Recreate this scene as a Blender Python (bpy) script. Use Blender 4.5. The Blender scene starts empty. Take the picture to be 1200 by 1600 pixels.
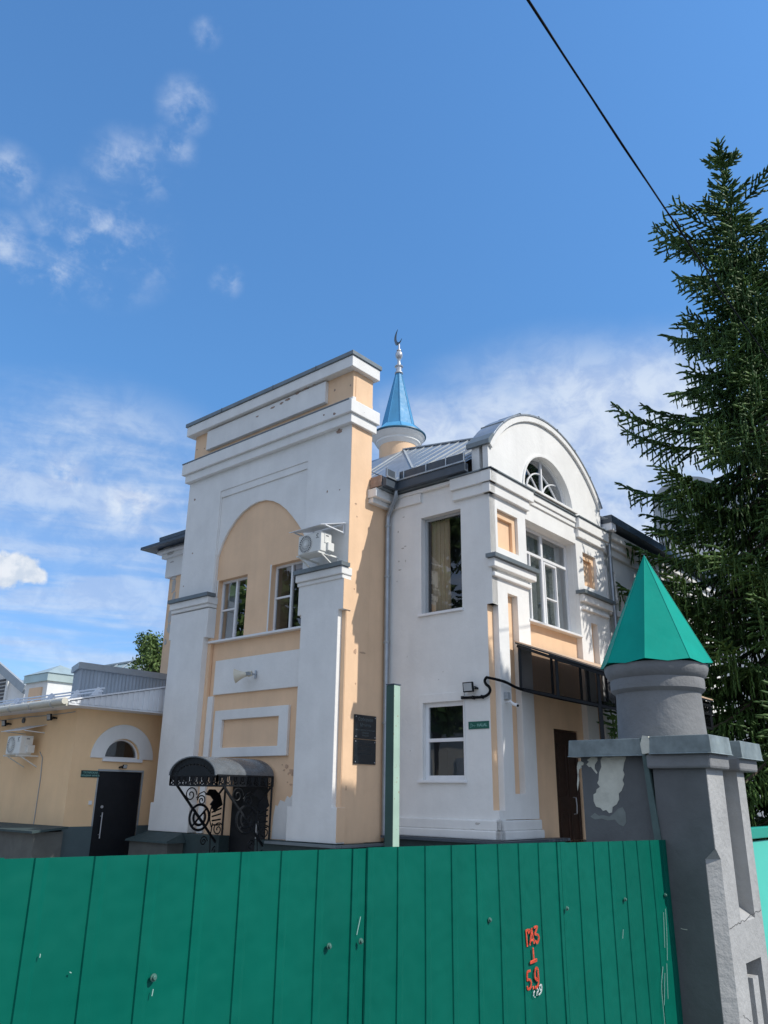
import bpy, bmesh, math, random
import numpy as np
from mathutils import Vector, Matrix
from mathutils.geometry import tessellate_polygon
random.seed(7)
S = bpy.context.scene
COL = S.collection

# ------------------------------------------------------------------ camera
YA = math.radians(40.538); PITCH = math.radians(19.542); ROLL = math.radians(-0.8147)
cp, sp_ = math.cos(PITCH), math.sin(PITCH)
fw = Vector((0, cp, sp_)); rt = Vector((1, 0, 0)); dn = Vector((0, sp_, -cp))
cr_, sr_ = math.cos(ROLL), math.sin(ROLL)
rt2 = rt*cr_ + dn*sr_; dn2 = rt*(-sr_) + dn*cr_
CAM = Vector((0, 0, 1.65))
cam_d = bpy.data.cameras.new('camera'); cam = bpy.data.objects.new('camera', cam_d); COL.objects.link(cam)
mw = Matrix((rt2, -dn2, -fw)).transposed().to_4x4(); mw.translation = CAM
cam.matrix_world = mw
cam_d.sensor_fit = 'HORIZONTAL'; cam_d.sensor_width = 36; cam_d.lens = 1243.7/1200*36
cam_d.clip_start = 0.05; cam_d.clip_end = 2000
S.camera = cam

# building frame: U along the tower front (to the right), W into the depth
U = Vector((math.cos(YA), -math.sin(YA), 0)); W = Vector((math.sin(YA), math.cos(YA), 0))
T = Vector((-0.66799, 14.48461, 0))
def B(u, w, z): return T + U*u + W*w + Vector((0, 0, z))

# ------------------------------------------------------------------ light
SUN = (U*1.0 + W*0.327 + Vector((0, 0, 1.06))).normalized()
EL = math.asin(SUN.z); AZ = math.atan2(SUN.x, SUN.y)
sd = bpy.data.lights.new('sun', 'SUN'); sd.energy = 3.9; sd.angle = math.radians(0.5); sd.color = (1.0, 0.95, 0.87)
so = bpy.data.objects.new('sun', sd); COL.objects.link(so); so.location = (10, -5, 30)
so.rotation_euler = SUN.to_track_quat('Z', 'Y').to_euler()
S.view_settings.view_transform = 'Standard'; S.view_settings.look = 'None'
S.view_settings.gamma = 1; S.view_settings.use_curve_mapping = False
S.view_settings.exposure = 0.0

def raydir(x, y):     # direction of a sight line, for placing clouds and far things
    return (rt2*((x-600)/1243.7) + dn2*((y-800)/1243.7) + fw).normalized()

world = bpy.data.worlds.new('World'); S.world = world; world.use_nodes = True
def build_world():
    nt = world.node_tree; nt.nodes.clear(); L = nt.links
    def N(t, **k):
        n = nt.nodes.new(t)
        for a, b in k.items(): setattr(n, a, b)
        return n
    def math_(op, a, b=None, clamp=False):
        n = N('ShaderNodeMath', operation=op, use_clamp=clamp)
        for i, v in enumerate((a, b)):
            if v is None: continue
            if isinstance(v, (int, float)): n.inputs[i].default_value = v
            else: L.new(v, n.inputs[i])
        return n.outputs[0]
    def sstep(val, lo, hi, a=0.0, b=1.0):
        n = N('ShaderNodeMapRange', interpolation_type='SMOOTHSTEP'); L.new(val, n.inputs[0])
        for i, v in zip((1, 2, 3, 4), (lo, hi, a, b)): n.inputs[i].default_value = v
        return n.outputs[0]
    tc = N('ShaderNodeTexCoord'); gen = tc.outputs['Generated']
    sky = N('ShaderNodeTexSky', sky_type='NISHITA', sun_disc=False)
    sky.sun_elevation = EL; sky.sun_rotation = AZ; sky.altitude = 150; sky.air_density = 1.0; sky.dust_density = 0.3; sky.ozone_density = 2.2
    sep = N('ShaderNodeSeparateXYZ'); L.new(gen, sep.inputs[0])
    def noise(scale, detail=5, rough=.55, sz=1.0, dist=0.0, seed=0.0):
        mp = N('ShaderNodeMapping'); L.new(gen, mp.inputs[0]); mp.inputs['Scale'].default_value = (1, 1, sz)
        mp.inputs['Location'].default_value = (seed, seed*.7, 0)
        n = N('ShaderNodeTexNoise'); L.new(mp.outputs[0], n.inputs['Vector'])
        n.inputs['Scale'].default_value = scale; n.inputs['Detail'].default_value = detail
        n.inputs['Roughness'].default_value = rough; n.inputs['Distortion'].default_value = dist
        return n.outputs[0]
    def blob(px, py, inner, outer, sx=1.0):
        c = raydir(px, py)
        d = N('ShaderNodeVectorMath', operation='SUBTRACT'); L.new(gen, d.inputs[0]); d.inputs[1].default_value = c
        m = N('ShaderNodeVectorMath', operation='MULTIPLY'); L.new(d.outputs[0], m.inputs[0]); m.inputs[1].default_value = (1/sx, 1/sx, 1)
        l = N('ShaderNodeVectorMath', operation='LENGTH'); L.new(m.outputs[0], l.inputs[0])
        return sstep(l.outputs['Value'], inner/1243, outer/1243, 1.0, 0.0)
    def addall(xs):
        o = xs[0]
        for x in xs[1:]: o = math_('MAXIMUM', o, x)
        return o
    fine = noise(26, 8, .62, 1.3, .4)
    mid = noise(9, 7, .58, 2.6, .5, 3.1)
    streak = noise(4.2, 7, .55, 8.0, .25, 1.7)
    puff = noise(34, 6, .6, 1.0, .2, 7.7)
    # small flocks of thin cloud, upper left
    small = addall([blob(290,165,8,48), blob(322,52,2,26), blob(205,262,10,58,1.3), blob(268,230,2,34,1.3), blob(160,380,15,95,1.4),
                    blob(5,385,8,60), blob(10,270,2,45,1.3), blob(355,440,2,32), blob(80,420,8,60,1.3)])
    c1 = math_('MULTIPLY', small, sstep(math_('ADD', math_('MULTIPLY', puff, .6), math_('MULTIPLY', mid, .4)), .42, .66), True)
    c1 = math_('MULTIPLY', c1, 0.50)
    c1 = math_('ADD', c1, math_('MULTIPLY', math_('MULTIPLY', small, sstep(mid, .35, .7)), .12))
    # bank, left
    bl = addall([blob(130,765,60,180,1.7), blob(150,720,30,130,1.7)])
    c2 = math_('MULTIPLY', bl, sstep(math_('ADD', math_('MULTIPLY', streak, .8), math_('MULTIPLY', fine, .2)), .36, .62))
    c2 = math_('MULTIPLY', c2, 0.42)
    c2 = math_('ADD', c2, math_('MULTIPLY', bl, .20))
    cum = addall([blob(2,892,4,46,1.5), blob(30,888,4,38,1.3), blob(-40,898,10,50,1.4), blob(52,898,0,26,1.4)])
    c2a = math_('MULTIPLY', sstep(math_('ADD', cum, math_('MULTIPLY', puff, 1.1)), .90, 1.24), .93)
    bright = addall([blob(110,735,4,40,1.3), blob(205,785,6,46,1.2)])
    c2b = math_('MULTIPLY', math_('MULTIPLY', bright, sstep(puff, .36, .6)), .55)
    # low bands
    lowm = addall([blob(70,975,40,130,2.4), blob(-150,1000,100,400,2.0)])
    c3 = math_('MULTIPLY', math_('MULTIPLY', lowm, sstep(streak, .36, .6)), .6)
    # bank, right, behind the spruce
    br = addall([blob(880,725,90,210,1.7), blob(1020,650,40,150,1.3), blob(670,700,30,120,1.4), blob(1100,800,100,240,1.4)])
    soft = noise(4.5, 4, .5, 2.2, .3, 5.2)
    c4 = math_('MULTIPLY', br, sstep(math_('ADD', math_('MULTIPLY', soft, .7), math_('MULTIPLY', mid, .3)), .34, .60, .30, .88))
    den = math_('ADD', math_('ADD', c1, math_('MULTIPLY', c2b, .85)), math_('MAXIMUM', c2, math_('MAXIMUM', c3, c4)), True)
    # clouds elsewhere round the sky (not in view: behind and beside the camera)
    back = sstep(sep.outputs['Y'], .30, -.05, 0, 1)
    c5 = math_('MULTIPLY', back, sstep(mid, .3, .62, .62, 1.0))
    den = math_('MAXIMUM', den, c5)
    tone = N('ShaderNodeMix', data_type='RGBA'); L.new(sstep(fine, .35, .65), tone.inputs['Factor'])
    tone.inputs['A'].default_value = (3.3, 4.05, 5.6, 1); tone.inputs['B'].default_value = (4.8, 5.4, 6.3, 1)
    tint = N('ShaderNodeMix', data_type='RGBA', blend_type='MULTIPLY'); tint.inputs['Factor'].default_value = 1
    ev = N('ShaderNodeVectorMath', operation='SCALE'); L.new(sky.outputs[0], ev.inputs[0])
    L.new(sstep(sep.outputs['Z'], .10, .85, .74, 1.03), ev.inputs['Scale'])
    L.new(ev.outputs[0], tint.inputs['A']); tl = N('ShaderNodeMix', data_type='RGBA'); L.new(sstep(sep.outputs['Z'], .05, .5), tl.inputs['Factor']); tl.inputs['A'].default_value = (.86, 1.08, 1.42, 1); tl.inputs['B'].default_value = SKYTINT; L.new(tl.outputs['Result'], tint.inputs['B'])
    mx = N('ShaderNodeMix', data_type='RGBA'); L.new(den, mx.inputs['Factor'])
    L.new(tint.outputs['Result'], mx.inputs['A']); L.new(tone.outputs['Result'], mx.inputs['B'])
    mxc = N('ShaderNodeMix', data_type='RGBA'); L.new(c2a, mxc.inputs['Factor']); L.new(mx.outputs['Result'], mxc.inputs['A']); cc = N('ShaderNodeMix', data_type='RGBA'); L.new(sstep(puff, .4, .62), cc.inputs['Factor']); cc.inputs['A'].default_value = (4.3,4.8,5.5,1); cc.inputs['B'].default_value = (5.8,6.0,6.3,1); L.new(cc.outputs['Result'], mxc.inputs['B']); mx = mxc
    bg = N('ShaderNodeBackground'); bg.inputs['Strength'].default_value = 0.15
    L.new(mx.outputs['Result'], bg.inputs['Color'])
    out = N('ShaderNodeOutputWorld'); L.new(bg.outputs[0], out.inputs[0])
SKYTINT = (0.84, 1.35, 1.66, 1)
build_world()

# ------------------------------------------------------------------ materials
MATS = {}
def mat(name, color, rough=.7, metal=0.0, var=.08, vscale=1.5, bump=0.0, bscale=40, streak=0.0, chips=None, chipcol=(.16,.14,.12), chipth=.70, spec=.5, coat=0.0, bdist=.01):
    """procedural painted / plastered / metal surface in object space"""
    if name in MATS: return MATS[name]
    m = bpy.data.materials.new(name); m.use_nodes = True; MATS[name] = m
    nt = m.node_tree; L = nt.links; bs = nt.nodes['Principled BSDF']
    bs.inputs['Roughness'].default_value = rough; bs.inputs['Metallic'].default_value = metal
    bs.inputs['Specular IOR Level'].default_value = spec; bs.inputs['Coat Weight'].default_value = coat
    tc = nt.nodes.new('ShaderNodeTexCoord')
    def noise(scale, detail=4, rgh=.6, sc=(1,1,1)):
        mp = nt.nodes.new('ShaderNodeMapping'); L.new(tc.outputs['Object'], mp.inputs[0]); mp.inputs['Scale'].default_value = sc
        n = nt.nodes.new('ShaderNodeTexNoise'); L.new(mp.outputs[0], n.inputs['Vector'])
        n.inputs['Scale'].default_value = scale; n.inputs['Detail'].default_value = detail; n.inputs['Roughness'].default_value = rgh
        return n.outputs[0]
    def ramp(v, a, b, lo, hi):
        r = nt.nodes.new('ShaderNodeMapRange'); L.new(v, r.inputs[0])
        for i, x in zip((1,2,3,4), (a, b, lo, hi)): r.inputs[i].default_value = x
        return r.outputs[0]
    f = ramp(noise(vscale), .3, .7, 1-var*1.2, 1+var*.6)
    if streak:
        s = ramp(noise(3.2, 5, .65, (1,1,.16)), .35, .7, 1-streak, 1.0)
        mm = nt.nodes.new('ShaderNodeMath'); mm.operation = 'MULTIPLY'; L.new(f, mm.inputs[0]); L.new(s, mm.inputs[1]); f = mm.outputs[0]
    vm = nt.nodes.new('ShaderNodeVectorMath'); vm.operation = 'SCALE'; vm.inputs[0].default_value = color; L.new(f, vm.inputs['Scale'])
    col = vm.outputs[0]
    if chips:
        cf = ramp(noise(chips, 5, .65), chipth, chipth+.015, 0, 1)
        mx = nt.nodes.new('ShaderNodeMix'); mx.data_type = 'RGBA'; L.new(cf, mx.inputs['Factor']); L.new(col, mx.inputs['A'])
        mx.inputs['B'].default_value = (*chipcol, 1); col = mx.outputs['Result']
    L.new(col, bs.inputs['Base Color'])
    rr = ramp(noise(vscale*3), .3, .7, max(0, rough-.08), min(1, rough+.08)); L.new(rr, bs.inputs['Roughness'])
    if bump:
        bn = nt.nodes.new('ShaderNodeBump'); bn.inputs['Strength'].default_value = bump; bn.inputs['Distance'].default_value = bdist
        L.new(noise(bscale, 4, .6), bn.inputs['Height']); L.new(bn.outputs[0], bs.inputs['Normal'])
    return m
WHITE = mat('white_plaster', (.83,.825,.80), .9, var=.06, bump=.5, bscale=11, streak=.05, chips=5.5, chipth=.755, chipcol=(.30,.28,.27))
WHITE2 = mat('white_trim', (.83,.825,.80), .85, var=.06, bump=.4, bscale=14, streak=.06, chips=7, chipth=.73, chipcol=(.28,.26,.25))
PEACH = mat('peach_plaster', (.87,.60,.385), .9, var=.06, bump=.35, bscale=9, streak=.07, chips=6, chipth=.765, chipcol=(.55,.48,.42))
PEACHD = mat('peach_annex_plaster', (.93,.64,.37), .9, var=.05, bump=.2, bscale=9, streak=.05)
RAW = mat('bare_render', (.52,.50,.47), .95, var=.12, vscale=6, bump=.5, bscale=30)
RAWB = mat('bare_brick_render', (.36,.26,.21), .95, var=.25, vscale=12, bump=.6, bscale=40)
GREYB = mat('grey_blue_metal', (.20,.235,.255), .5, var=.10, vscale=3, streak=.12, metal=.3)
DARKM = mat('dark_gutter_metal', (.055,.075,.10), .45, var=.15, vscale=4)
ROOFM = mat('zinc_roof', (.42,.46,.50), .42, metal=.55, var=.14, vscale=1.6, streak=.15, bump=.15, bscale=4)
ROOFG = mat('pale_green_roof', (.50,.60,.58), .45, metal=.3, var=.10, vscale=.8, streak=.12)
PLINTH = mat('dark_green_plinth', (.035,.062,.065), .7, var=.15, vscale=4, bump=.2, bscale=20)
ROCKPL = mat('grey_basement_render', (.12,.125,.115), .85, var=.15, vscale=3, bump=.3)
BLACK = mat('black_iron', (.008,.010,.013), .5, var=.2, vscale=8, spec=.25)
DOORM = mat('black_steel_door', (.010,.012,.016), .55, var=.2, vscale=3, spec=.35)
DOORB = mat('brown_wood_door', (.05,.022,.013), .5, var=.3, vscale=5, streak=.3)
PVC = mat('white_pvc', (.80,.81,.82), .35, var=.03, vscale=4)
GREYP = mat('grey_window_frame', (.42,.44,.45), .45, var=.05)
GALV = mat('galvanised_pipe', (.40,.44,.48), .38, metal=.6, var=.15, vscale=5, streak=.15)
WSHEET = mat('white_sheet_metal', (.78,.80,.83), .5, var=.06, vscale=3)
GSHEET = mat('grey_corrugated_sheet', (.40,.45,.50), .5, var=.08, vscale=2, streak=.1)
GCAP = mat('grey_flashing', (.36,.39,.41), .5, var=.1, vscale=3)
CREAM = mat('cream_gutter', (.62,.60,.52), .45, var=.08, vscale=3)
BLUE = mat('blue_spire_paint', (.085,.34,.60), .6, var=.08, vscale=3, streak=.10)
SILVER = mat('silver_finial', (.55,.56,.58), .35, metal=.6, var=.1, vscale=8)
FENCEG = mat('green_fence_paint', (.0006,.132,.092), .5, var=.07, vscale=1.2, streak=.12, bump=.22, bscale=1.8, bdist=.12, chips=45, chipth=.775, chipcol=(.2,.35,.3), spec=.12)
POSTG = mat('pale_green_post', (.42,.58,.46), .55, var=.12, vscale=8, chips=60, chipth=.64, chipcol=(.30,.21,.11), streak=.1)
CONEG = mat('green_cone_paint', (.004,.36,.27), .5, var=.09, vscale=4, streak=.12, spec=.1, bump=.1, bscale=3, bdist=.05)
TURQ = mat('turquoise_gate', (.10,.62,.50), .4, var=.05, vscale=2)
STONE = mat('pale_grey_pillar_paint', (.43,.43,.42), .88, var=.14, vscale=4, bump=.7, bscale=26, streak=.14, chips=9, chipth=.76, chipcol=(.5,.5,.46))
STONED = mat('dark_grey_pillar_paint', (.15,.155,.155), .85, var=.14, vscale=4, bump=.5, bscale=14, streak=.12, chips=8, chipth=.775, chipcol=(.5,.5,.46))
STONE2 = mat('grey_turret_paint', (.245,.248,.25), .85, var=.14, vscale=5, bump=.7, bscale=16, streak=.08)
ZINC = mat('zinc_cap', (.27,.315,.31), .5, metal=.15, var=.25, vscale=14, streak=.2, bump=.1)
PATCHW = mat('peeled_pale_render', (.68,.66,.55), .95, var=.14, vscale=10, bump=.5, bscale=30)
RUBBER = mat('black_rubber', (.006,.007,.009), .7, spec=.1)
ASPH = mat('asphalt', (.05,.05,.052), .9, var=.2, vscale=3, bump=.5, bscale=60)
PALEIN = mat('pale_room', (.62,.64,.66), .9)
DARKIN = mat('dark_room', (.10,.105,.11), .9)
CURT = mat('sheer_curtain', (.55,.58,.57), .9, var=.1, vscale=3)
PLQ = mat('black_granite_plaque', (.008,.013,.018), .18, var=.2, vscale=10)
GSIGN = mat('green_sign', (.006,.105,.075), .4)
LETW = mat('white_lettering', (.75,.8,.78), .6)
LETD = mat('worn_engraved_lettering', (.10,.125,.13), .6)
LETG = mat('pale_green_lettering', (.22,.45,.40), .5)
ORANGE = mat('orange_marker_paint', (.88,.115,.055), .6, var=.2, vscale=40, chips=90, chipth=.66, chipcol=(.30,.12,.06))
ACW = mat('air_conditioner_casing', (.74,.74,.70), .45, var=.05, vscale=5)
ACD = mat('dark_plastic_grille', (.11,.12,.13), .6)
BARK = mat('bark', (.10,.075,.055), .95, var=.3, vscale=6, bump=.8, bscale=20)
CANB = mat('dark_canopy_sheet', (.02,.025,.035), .3, spec=.6)
CANW = mat('worn_canopy_top', (.50,.50,.47), .5, var=.2, vscale=5)
CANE = mat('tan_canopy_edge', (.62,.44,.30), .6, var=.15)
IRONROOF = mat('painted_barrel_roof', (.11,.125,.14), .26, var=.2, vscale=4, chips=26, chipth=.745, chipcol=(.5,.55,.6), spec=.8)
LAMPG = mat('floodlight_glass', (.45,.47,.48), .15)

def smoke_mat():
    m = bpy.data.materials.new('smoked_shade_infill'); m.use_nodes = True; nt = m.node_tree; nt.nodes.clear(); L = nt.links
    o = nt.nodes.new('ShaderNodeOutputMaterial'); mx = nt.nodes.new('ShaderNodeMixShader'); t = nt.nodes.new('ShaderNodeBsdfTransparent'); t.inputs[0].default_value = (.48,.48,.50,1)
    g = nt.nodes.new('ShaderNodeBsdfPrincipled'); g.inputs['Base Color'].default_value = (.02,.022,.028,1); g.inputs['Roughness'].default_value = .25
    mx.inputs[0].default_value = .14; L.new(t.outputs[0], mx.inputs[1]); L.new(g.outputs[0], mx.inputs[2]); L.new(mx.outputs[0], o.inputs[0]); return m
SMOKE = smoke_mat()  # tinted infill; its dark tone also carries the shade inside the canopy
def foliage(name, dark, light, scale=1.2, rough=.6, trans=.0):
    m = bpy.data.materials.new(name); m.use_nodes = True; MATS[name] = m
    nt = m.node_tree; L = nt.links; bs = nt.nodes['Principled BSDF']; bs.inputs['Roughness'].default_value = rough
    bs.inputs['Specular IOR Level'].default_value = .3
    tc = nt.nodes.new('ShaderNodeTexCoord'); n = nt.nodes.new('ShaderNodeTexNoise'); n.inputs['Scale'].default_value = scale
    n.inputs['Detail'].default_value = 6; n.inputs['Roughness'].default_value = .7
    L.new(tc.outputs['Object'], n.inputs['Vector'])
    r = nt.nodes.new('ShaderNodeValToRGB'); L.new(n.outputs[0], r.inputs[0])
    r.color_ramp.elements[0].position = .35; r.color_ramp.elements[0].color = (*dark, 1)
    r.color_ramp.elements[1].position = .68; r.color_ramp.elements[1].color = (*light, 1)
    L.new(r.outputs[0], bs.inputs['Base Color'])
    return m
NEEDLE = foliage('spruce_needles', (.016,.050,.013), (.10,.185,.04), 2.0)
LEAF = foliage('leaves', (.05,.10,.02), (.14,.20,.06), 2.0)

def glass_mat(name, tint=(.75,.8,.8), refl=.30):
    m = bpy.data.materials.new(name); m.use_nodes = True; MATS[name] = m
    nt = m.node_tree; nt.nodes.clear(); L = nt.links
    o = nt.nodes.new('ShaderNodeOutputMaterial'); mx = nt.nodes.new('ShaderNodeMixShader')
    t = nt.nodes.new('ShaderNodeBsdfTransparent'); t.inputs[0].default_value = (*tint, 1)
    g = nt.nodes.new('ShaderNodeBsdfGlossy'); g.inputs['Roughness'].default_value = .015; g.inputs['Color'].default_value = (.92,.95,1,1)
    lw = nt.nodes.new('ShaderNodeLayerWeight'); lw.inputs['Blend'].default_value = .35
    mr = nt.nodes.new('ShaderNodeMapRange'); L.new(lw.outputs['Fresnel'], mr.inputs[0])
    mr.inputs[1].default_value = 0; mr.inputs[2].default_value = .6; mr.inputs[3].default_value = refl*.6; mr.inputs[4].default_value = min(1, refl*2.4)
    bp = nt.nodes.new('ShaderNodeBump'); bp.inputs['Strength'].default_value = .12; bp.inputs['Distance'].default_value = .02
    tc = nt.nodes.new('ShaderNodeTexCoord'); nz = nt.nodes.new('ShaderNodeTexNoise'); nz.inputs['Scale'].default_value = 1.3; nz.inputs['Detail'].default_value = 1
    L.new(tc.outputs['Object'], nz.inputs['Vector']); L.new(nz.outputs[0], bp.inputs['Height']); L.new(bp.outputs[0], g.inputs['Normal'])
    L.new(mr.outputs[0], mx.inputs[0]); L.new(t.outputs[0], mx.inputs[1]); L.new(g.outputs[0], mx.inputs[2]); L.new(mx.outputs[0], o.inputs[0])
    return m
GLASS = glass_mat('window_glass', (.62,.66,.68), .16)
GLASSC = glass_mat('clear_window_glass', (.78,.8,.8), .30)
GLASSL = glass_mat('sky_reflecting_glass', (.72,.74,.76), .35)
GLASSR = glass_mat('reflective_glass', (.70,.72,.74), .13)

# ------------------------------------------------------------------ mesh helpers
class MB:
    def __init__(s): s.v = []; s.f = []
    def add(s, vs, fs):
        k = len(s.v); s.v += [tuple(v) for v in vs]; s.f += [tuple(i+k for i in f) for f in fs]
        return s
    def hexa(s, p):    # 8 corners: bottom ring 0-3, top ring 4-7
        return s.add(p, [(0,3,2,1),(4,5,6,7),(0,1,5,4),(1,2,6,5),(2,3,7,6),(3,0,4,7)])
    def box(s, u0, u1, w0, w1, z0, z1):
        return s.hexa([B(u0,w0,z0),B(u1,w0,z0),B(u1,w1,z0),B(u0,w1,z0),B(u0,w0,z1),B(u1,w0,z1),B(u1,w1,z1),B(u0,w1,z1)])
    def bar(s, a, b, w=.03, h=None, up=Vector((0,0,1))):
        a = Vector(a); b = Vector(b); h = h or w; d = (b-a).normalized()
        x = d.cross(up)
        if x.length < 1e-4: x = d.cross(Vector((1,0,0)))
        x.normalize(); y = x.cross(d).normalized(); x = x*(w/2); y = y*(h/2)
        return s.hexa([a-x-y, a+x-y, b+x-y, b-x-y, a-x+y, a+x+y, b+x+y, b-x+y])
    def tube(s, pts, r, n=8, closed=False):
        pts = [Vector(p) for p in pts]; m = len(pts); rs = r if isinstance(r, (list, tuple)) else [r]*m
        ref = None; rings = []
        for i, p in enumerate(pts):
            if closed: d = pts[(i+1) % m]-pts[i-1]
            else: d = pts[min(i+1, m-1)]-pts[max(i-1, 0)]
            d.normalize()
            if ref is None:
                ref = d.orthogonal().normalized()
            x = (ref - d*ref.dot(d))
            if x.length < 1e-5: x = d.orthogonal()
            x.normalize(); ref = x; y = d.cross(x)
            rings.append([p + (x*math.cos(2*math.pi*k/n) + y*math.sin(2*math.pi*k/n))*rs[i] for k in range(n)])
        vs = [v for ri in rings for v in ri]; fs = []
        for i in range(m if closed else m-1):
            a = i*n; b = ((i+1) % m)*n
            for k in range(n): fs.append((a+k, a+(k+1) % n, b+(k+1) % n, b+k))
        if not closed: fs += [tuple(range(n))[::-1], tuple(range((m-1)*n, m*n))]
        return s.add(vs, fs)
    def lathe(s, c, prof, n=32, rot=0.0):
        c = Vector(c); vs = []; fs = []
        for r, z in prof:
            for k in range(n):
                a = rot + 2*math.pi*k/n; vs.append(c + Vector((math.cos(a)*r, math.sin(a)*r, z)))
        m = len(prof)
        for i in range(m-1):
            for k in range(n): fs.append((i*n+k, i*n+(k+1) % n, (i+1)*n+(k+1) % n, (i+1)*n+k))
        fs += [tuple(range(n))[::-1], tuple(range((m-1)*n, m*n))]
        return s.add(vs, fs)
    def prism(s, P, outer, holes, d0, d1):   # P(a,b,d) -> world
        loops = [outer] + list(holes)
        tris = tessellate_polygon([[Vector((a, b, 0)) for a, b in lp] for lp in loops])
        flat = [p for lp in loops for p in lp]; n = len(flat)
        vs = [P(a, b, d0) for a, b in flat] + [P(a, b, d1) for a, b in flat]
        fs = [tuple(t) for t in tris] + [tuple(i+n for i in reversed(t)) for t in tris]
        k = 0
        for lp in loops:
            m = len(lp)
            for i in range(m):
                a = k+i; b = k+(i+1) % m; fs.append((a, b, b+n, a+n))
            k += m
        return s.add(vs, fs)
    def build(s, name, m, parent=None, loc=None, smooth=False, bevel=0.0):
        loc = Vector(loc) if loc is not None else (Vector(parent['_o']) if parent is not None and '_o' in parent else Vector((0,0,0)))
        me = bpy.data.meshes.new(name)
        me.from_pydata([(v[0]-loc.x, v[1]-loc.y, v[2]-loc.z) for v in s.v], [], s.f); me.update()
        bm = bmesh.new(); bm.from_mesh(me); bmesh.ops.recalc_face_normals(bm, faces=bm.faces); bm.to_mesh(me); bm.free()
        me.materials.append(m)
        o = bpy.data.objects.new(name, me); COL.objects.link(o)
        if smooth:
            me.polygons.foreach_set('use_smooth', [True]*len(me.polygons))
            try: me.set_sharp_from_angle(angle=math.radians(35))
            except Exception: pass
        if parent is not None:
            o.parent = parent; o['_o'] = tuple(loc)
        else:
            o.location = loc; o['_o'] = tuple(loc)
        if bevel:
            bv = o.modifiers.new('bevel', 'BEVEL'); bv.width = bevel; bv.segments = 2; bv.limit_method = 'ANGLE'; bv.angle_limit = math.radians(40)
        return o
def tag(o, label, cat, group=None):
    o['label'] = label; o['category'] = cat
    if group: o['group'] = group
    return o
def thing(name, label, cat, loc, group=None):
    o = bpy.data.objects.new(name, None); COL.objects.link(o); o.location = loc; o['_o'] = tuple(loc); o.empty_display_size = .2
    return tag(o, label, cat, group)
def struct(o): o['kind'] = 'structure'; return o
class Face:
    """a wall plane: 'w' looks along -W (front), 'u' looks along +U (right side)"""
    def __init__(s, k, d): s.k = k; s.d = d
    def P(s, a, z, o): return B(a, s.d-o, z) if s.k == 'w' else B(s.d+o, a, z)
    def box(s, mb, a0, a1, z0, z1, o0, o1):
        mb.hexa([s.P(a0,z0,o0),s.P(a1,z0,o0),s.P(a1,z0,o1),s.P(a0,z0,o1),s.P(a0,z1,o0),s.P(a1,z1,o0),s.P(a1,z1,o1),s.P(a0,z1,o1)]); return mb
    def prism(s, mb, outer, holes, o0, o1): mb.prism(s.P, outer, holes, o0, o1); return mb
def rect(a0, a1, z0, z1): return [(a0,z0),(a1,z0),(a1,z1),(a0,z1)]
def arc(cx, cz, r, a0, a1, n, rz=None):
    rz = rz or r
    return [(cx+math.cos(math.radians(a0+(a1-a0)*i/n))*r, cz+math.sin(math.radians(a0+(a1-a0)*i/n))*rz) for i in range(n+1)]
def smooth_path(pts, n=6):
    pts = [Vector(p) for p in pts]; out = []
    for i in range(len(pts)-1):
        p0 = pts[max(i-1,0)]; p1 = pts[i]; p2 = pts[i+1]; p3 = pts[min(i+2,len(pts)-1)]
        for j in range(n):
            t = j/n; out.append(.5*((2*p1)+(-p0+p2)*t+(2*p0-5*p1+4*p2-p3)*t*t+(-p0+3*p1-3*p2+p3)*t**3))
    return out+[pts[-1]]
def copy_tree(o, parent=None):
    c = o.copy(); COL.objects.link(c)
    if parent is not None: c.parent = parent
    for ch in list(o.children): copy_tree(ch, c)
    return c

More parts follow.
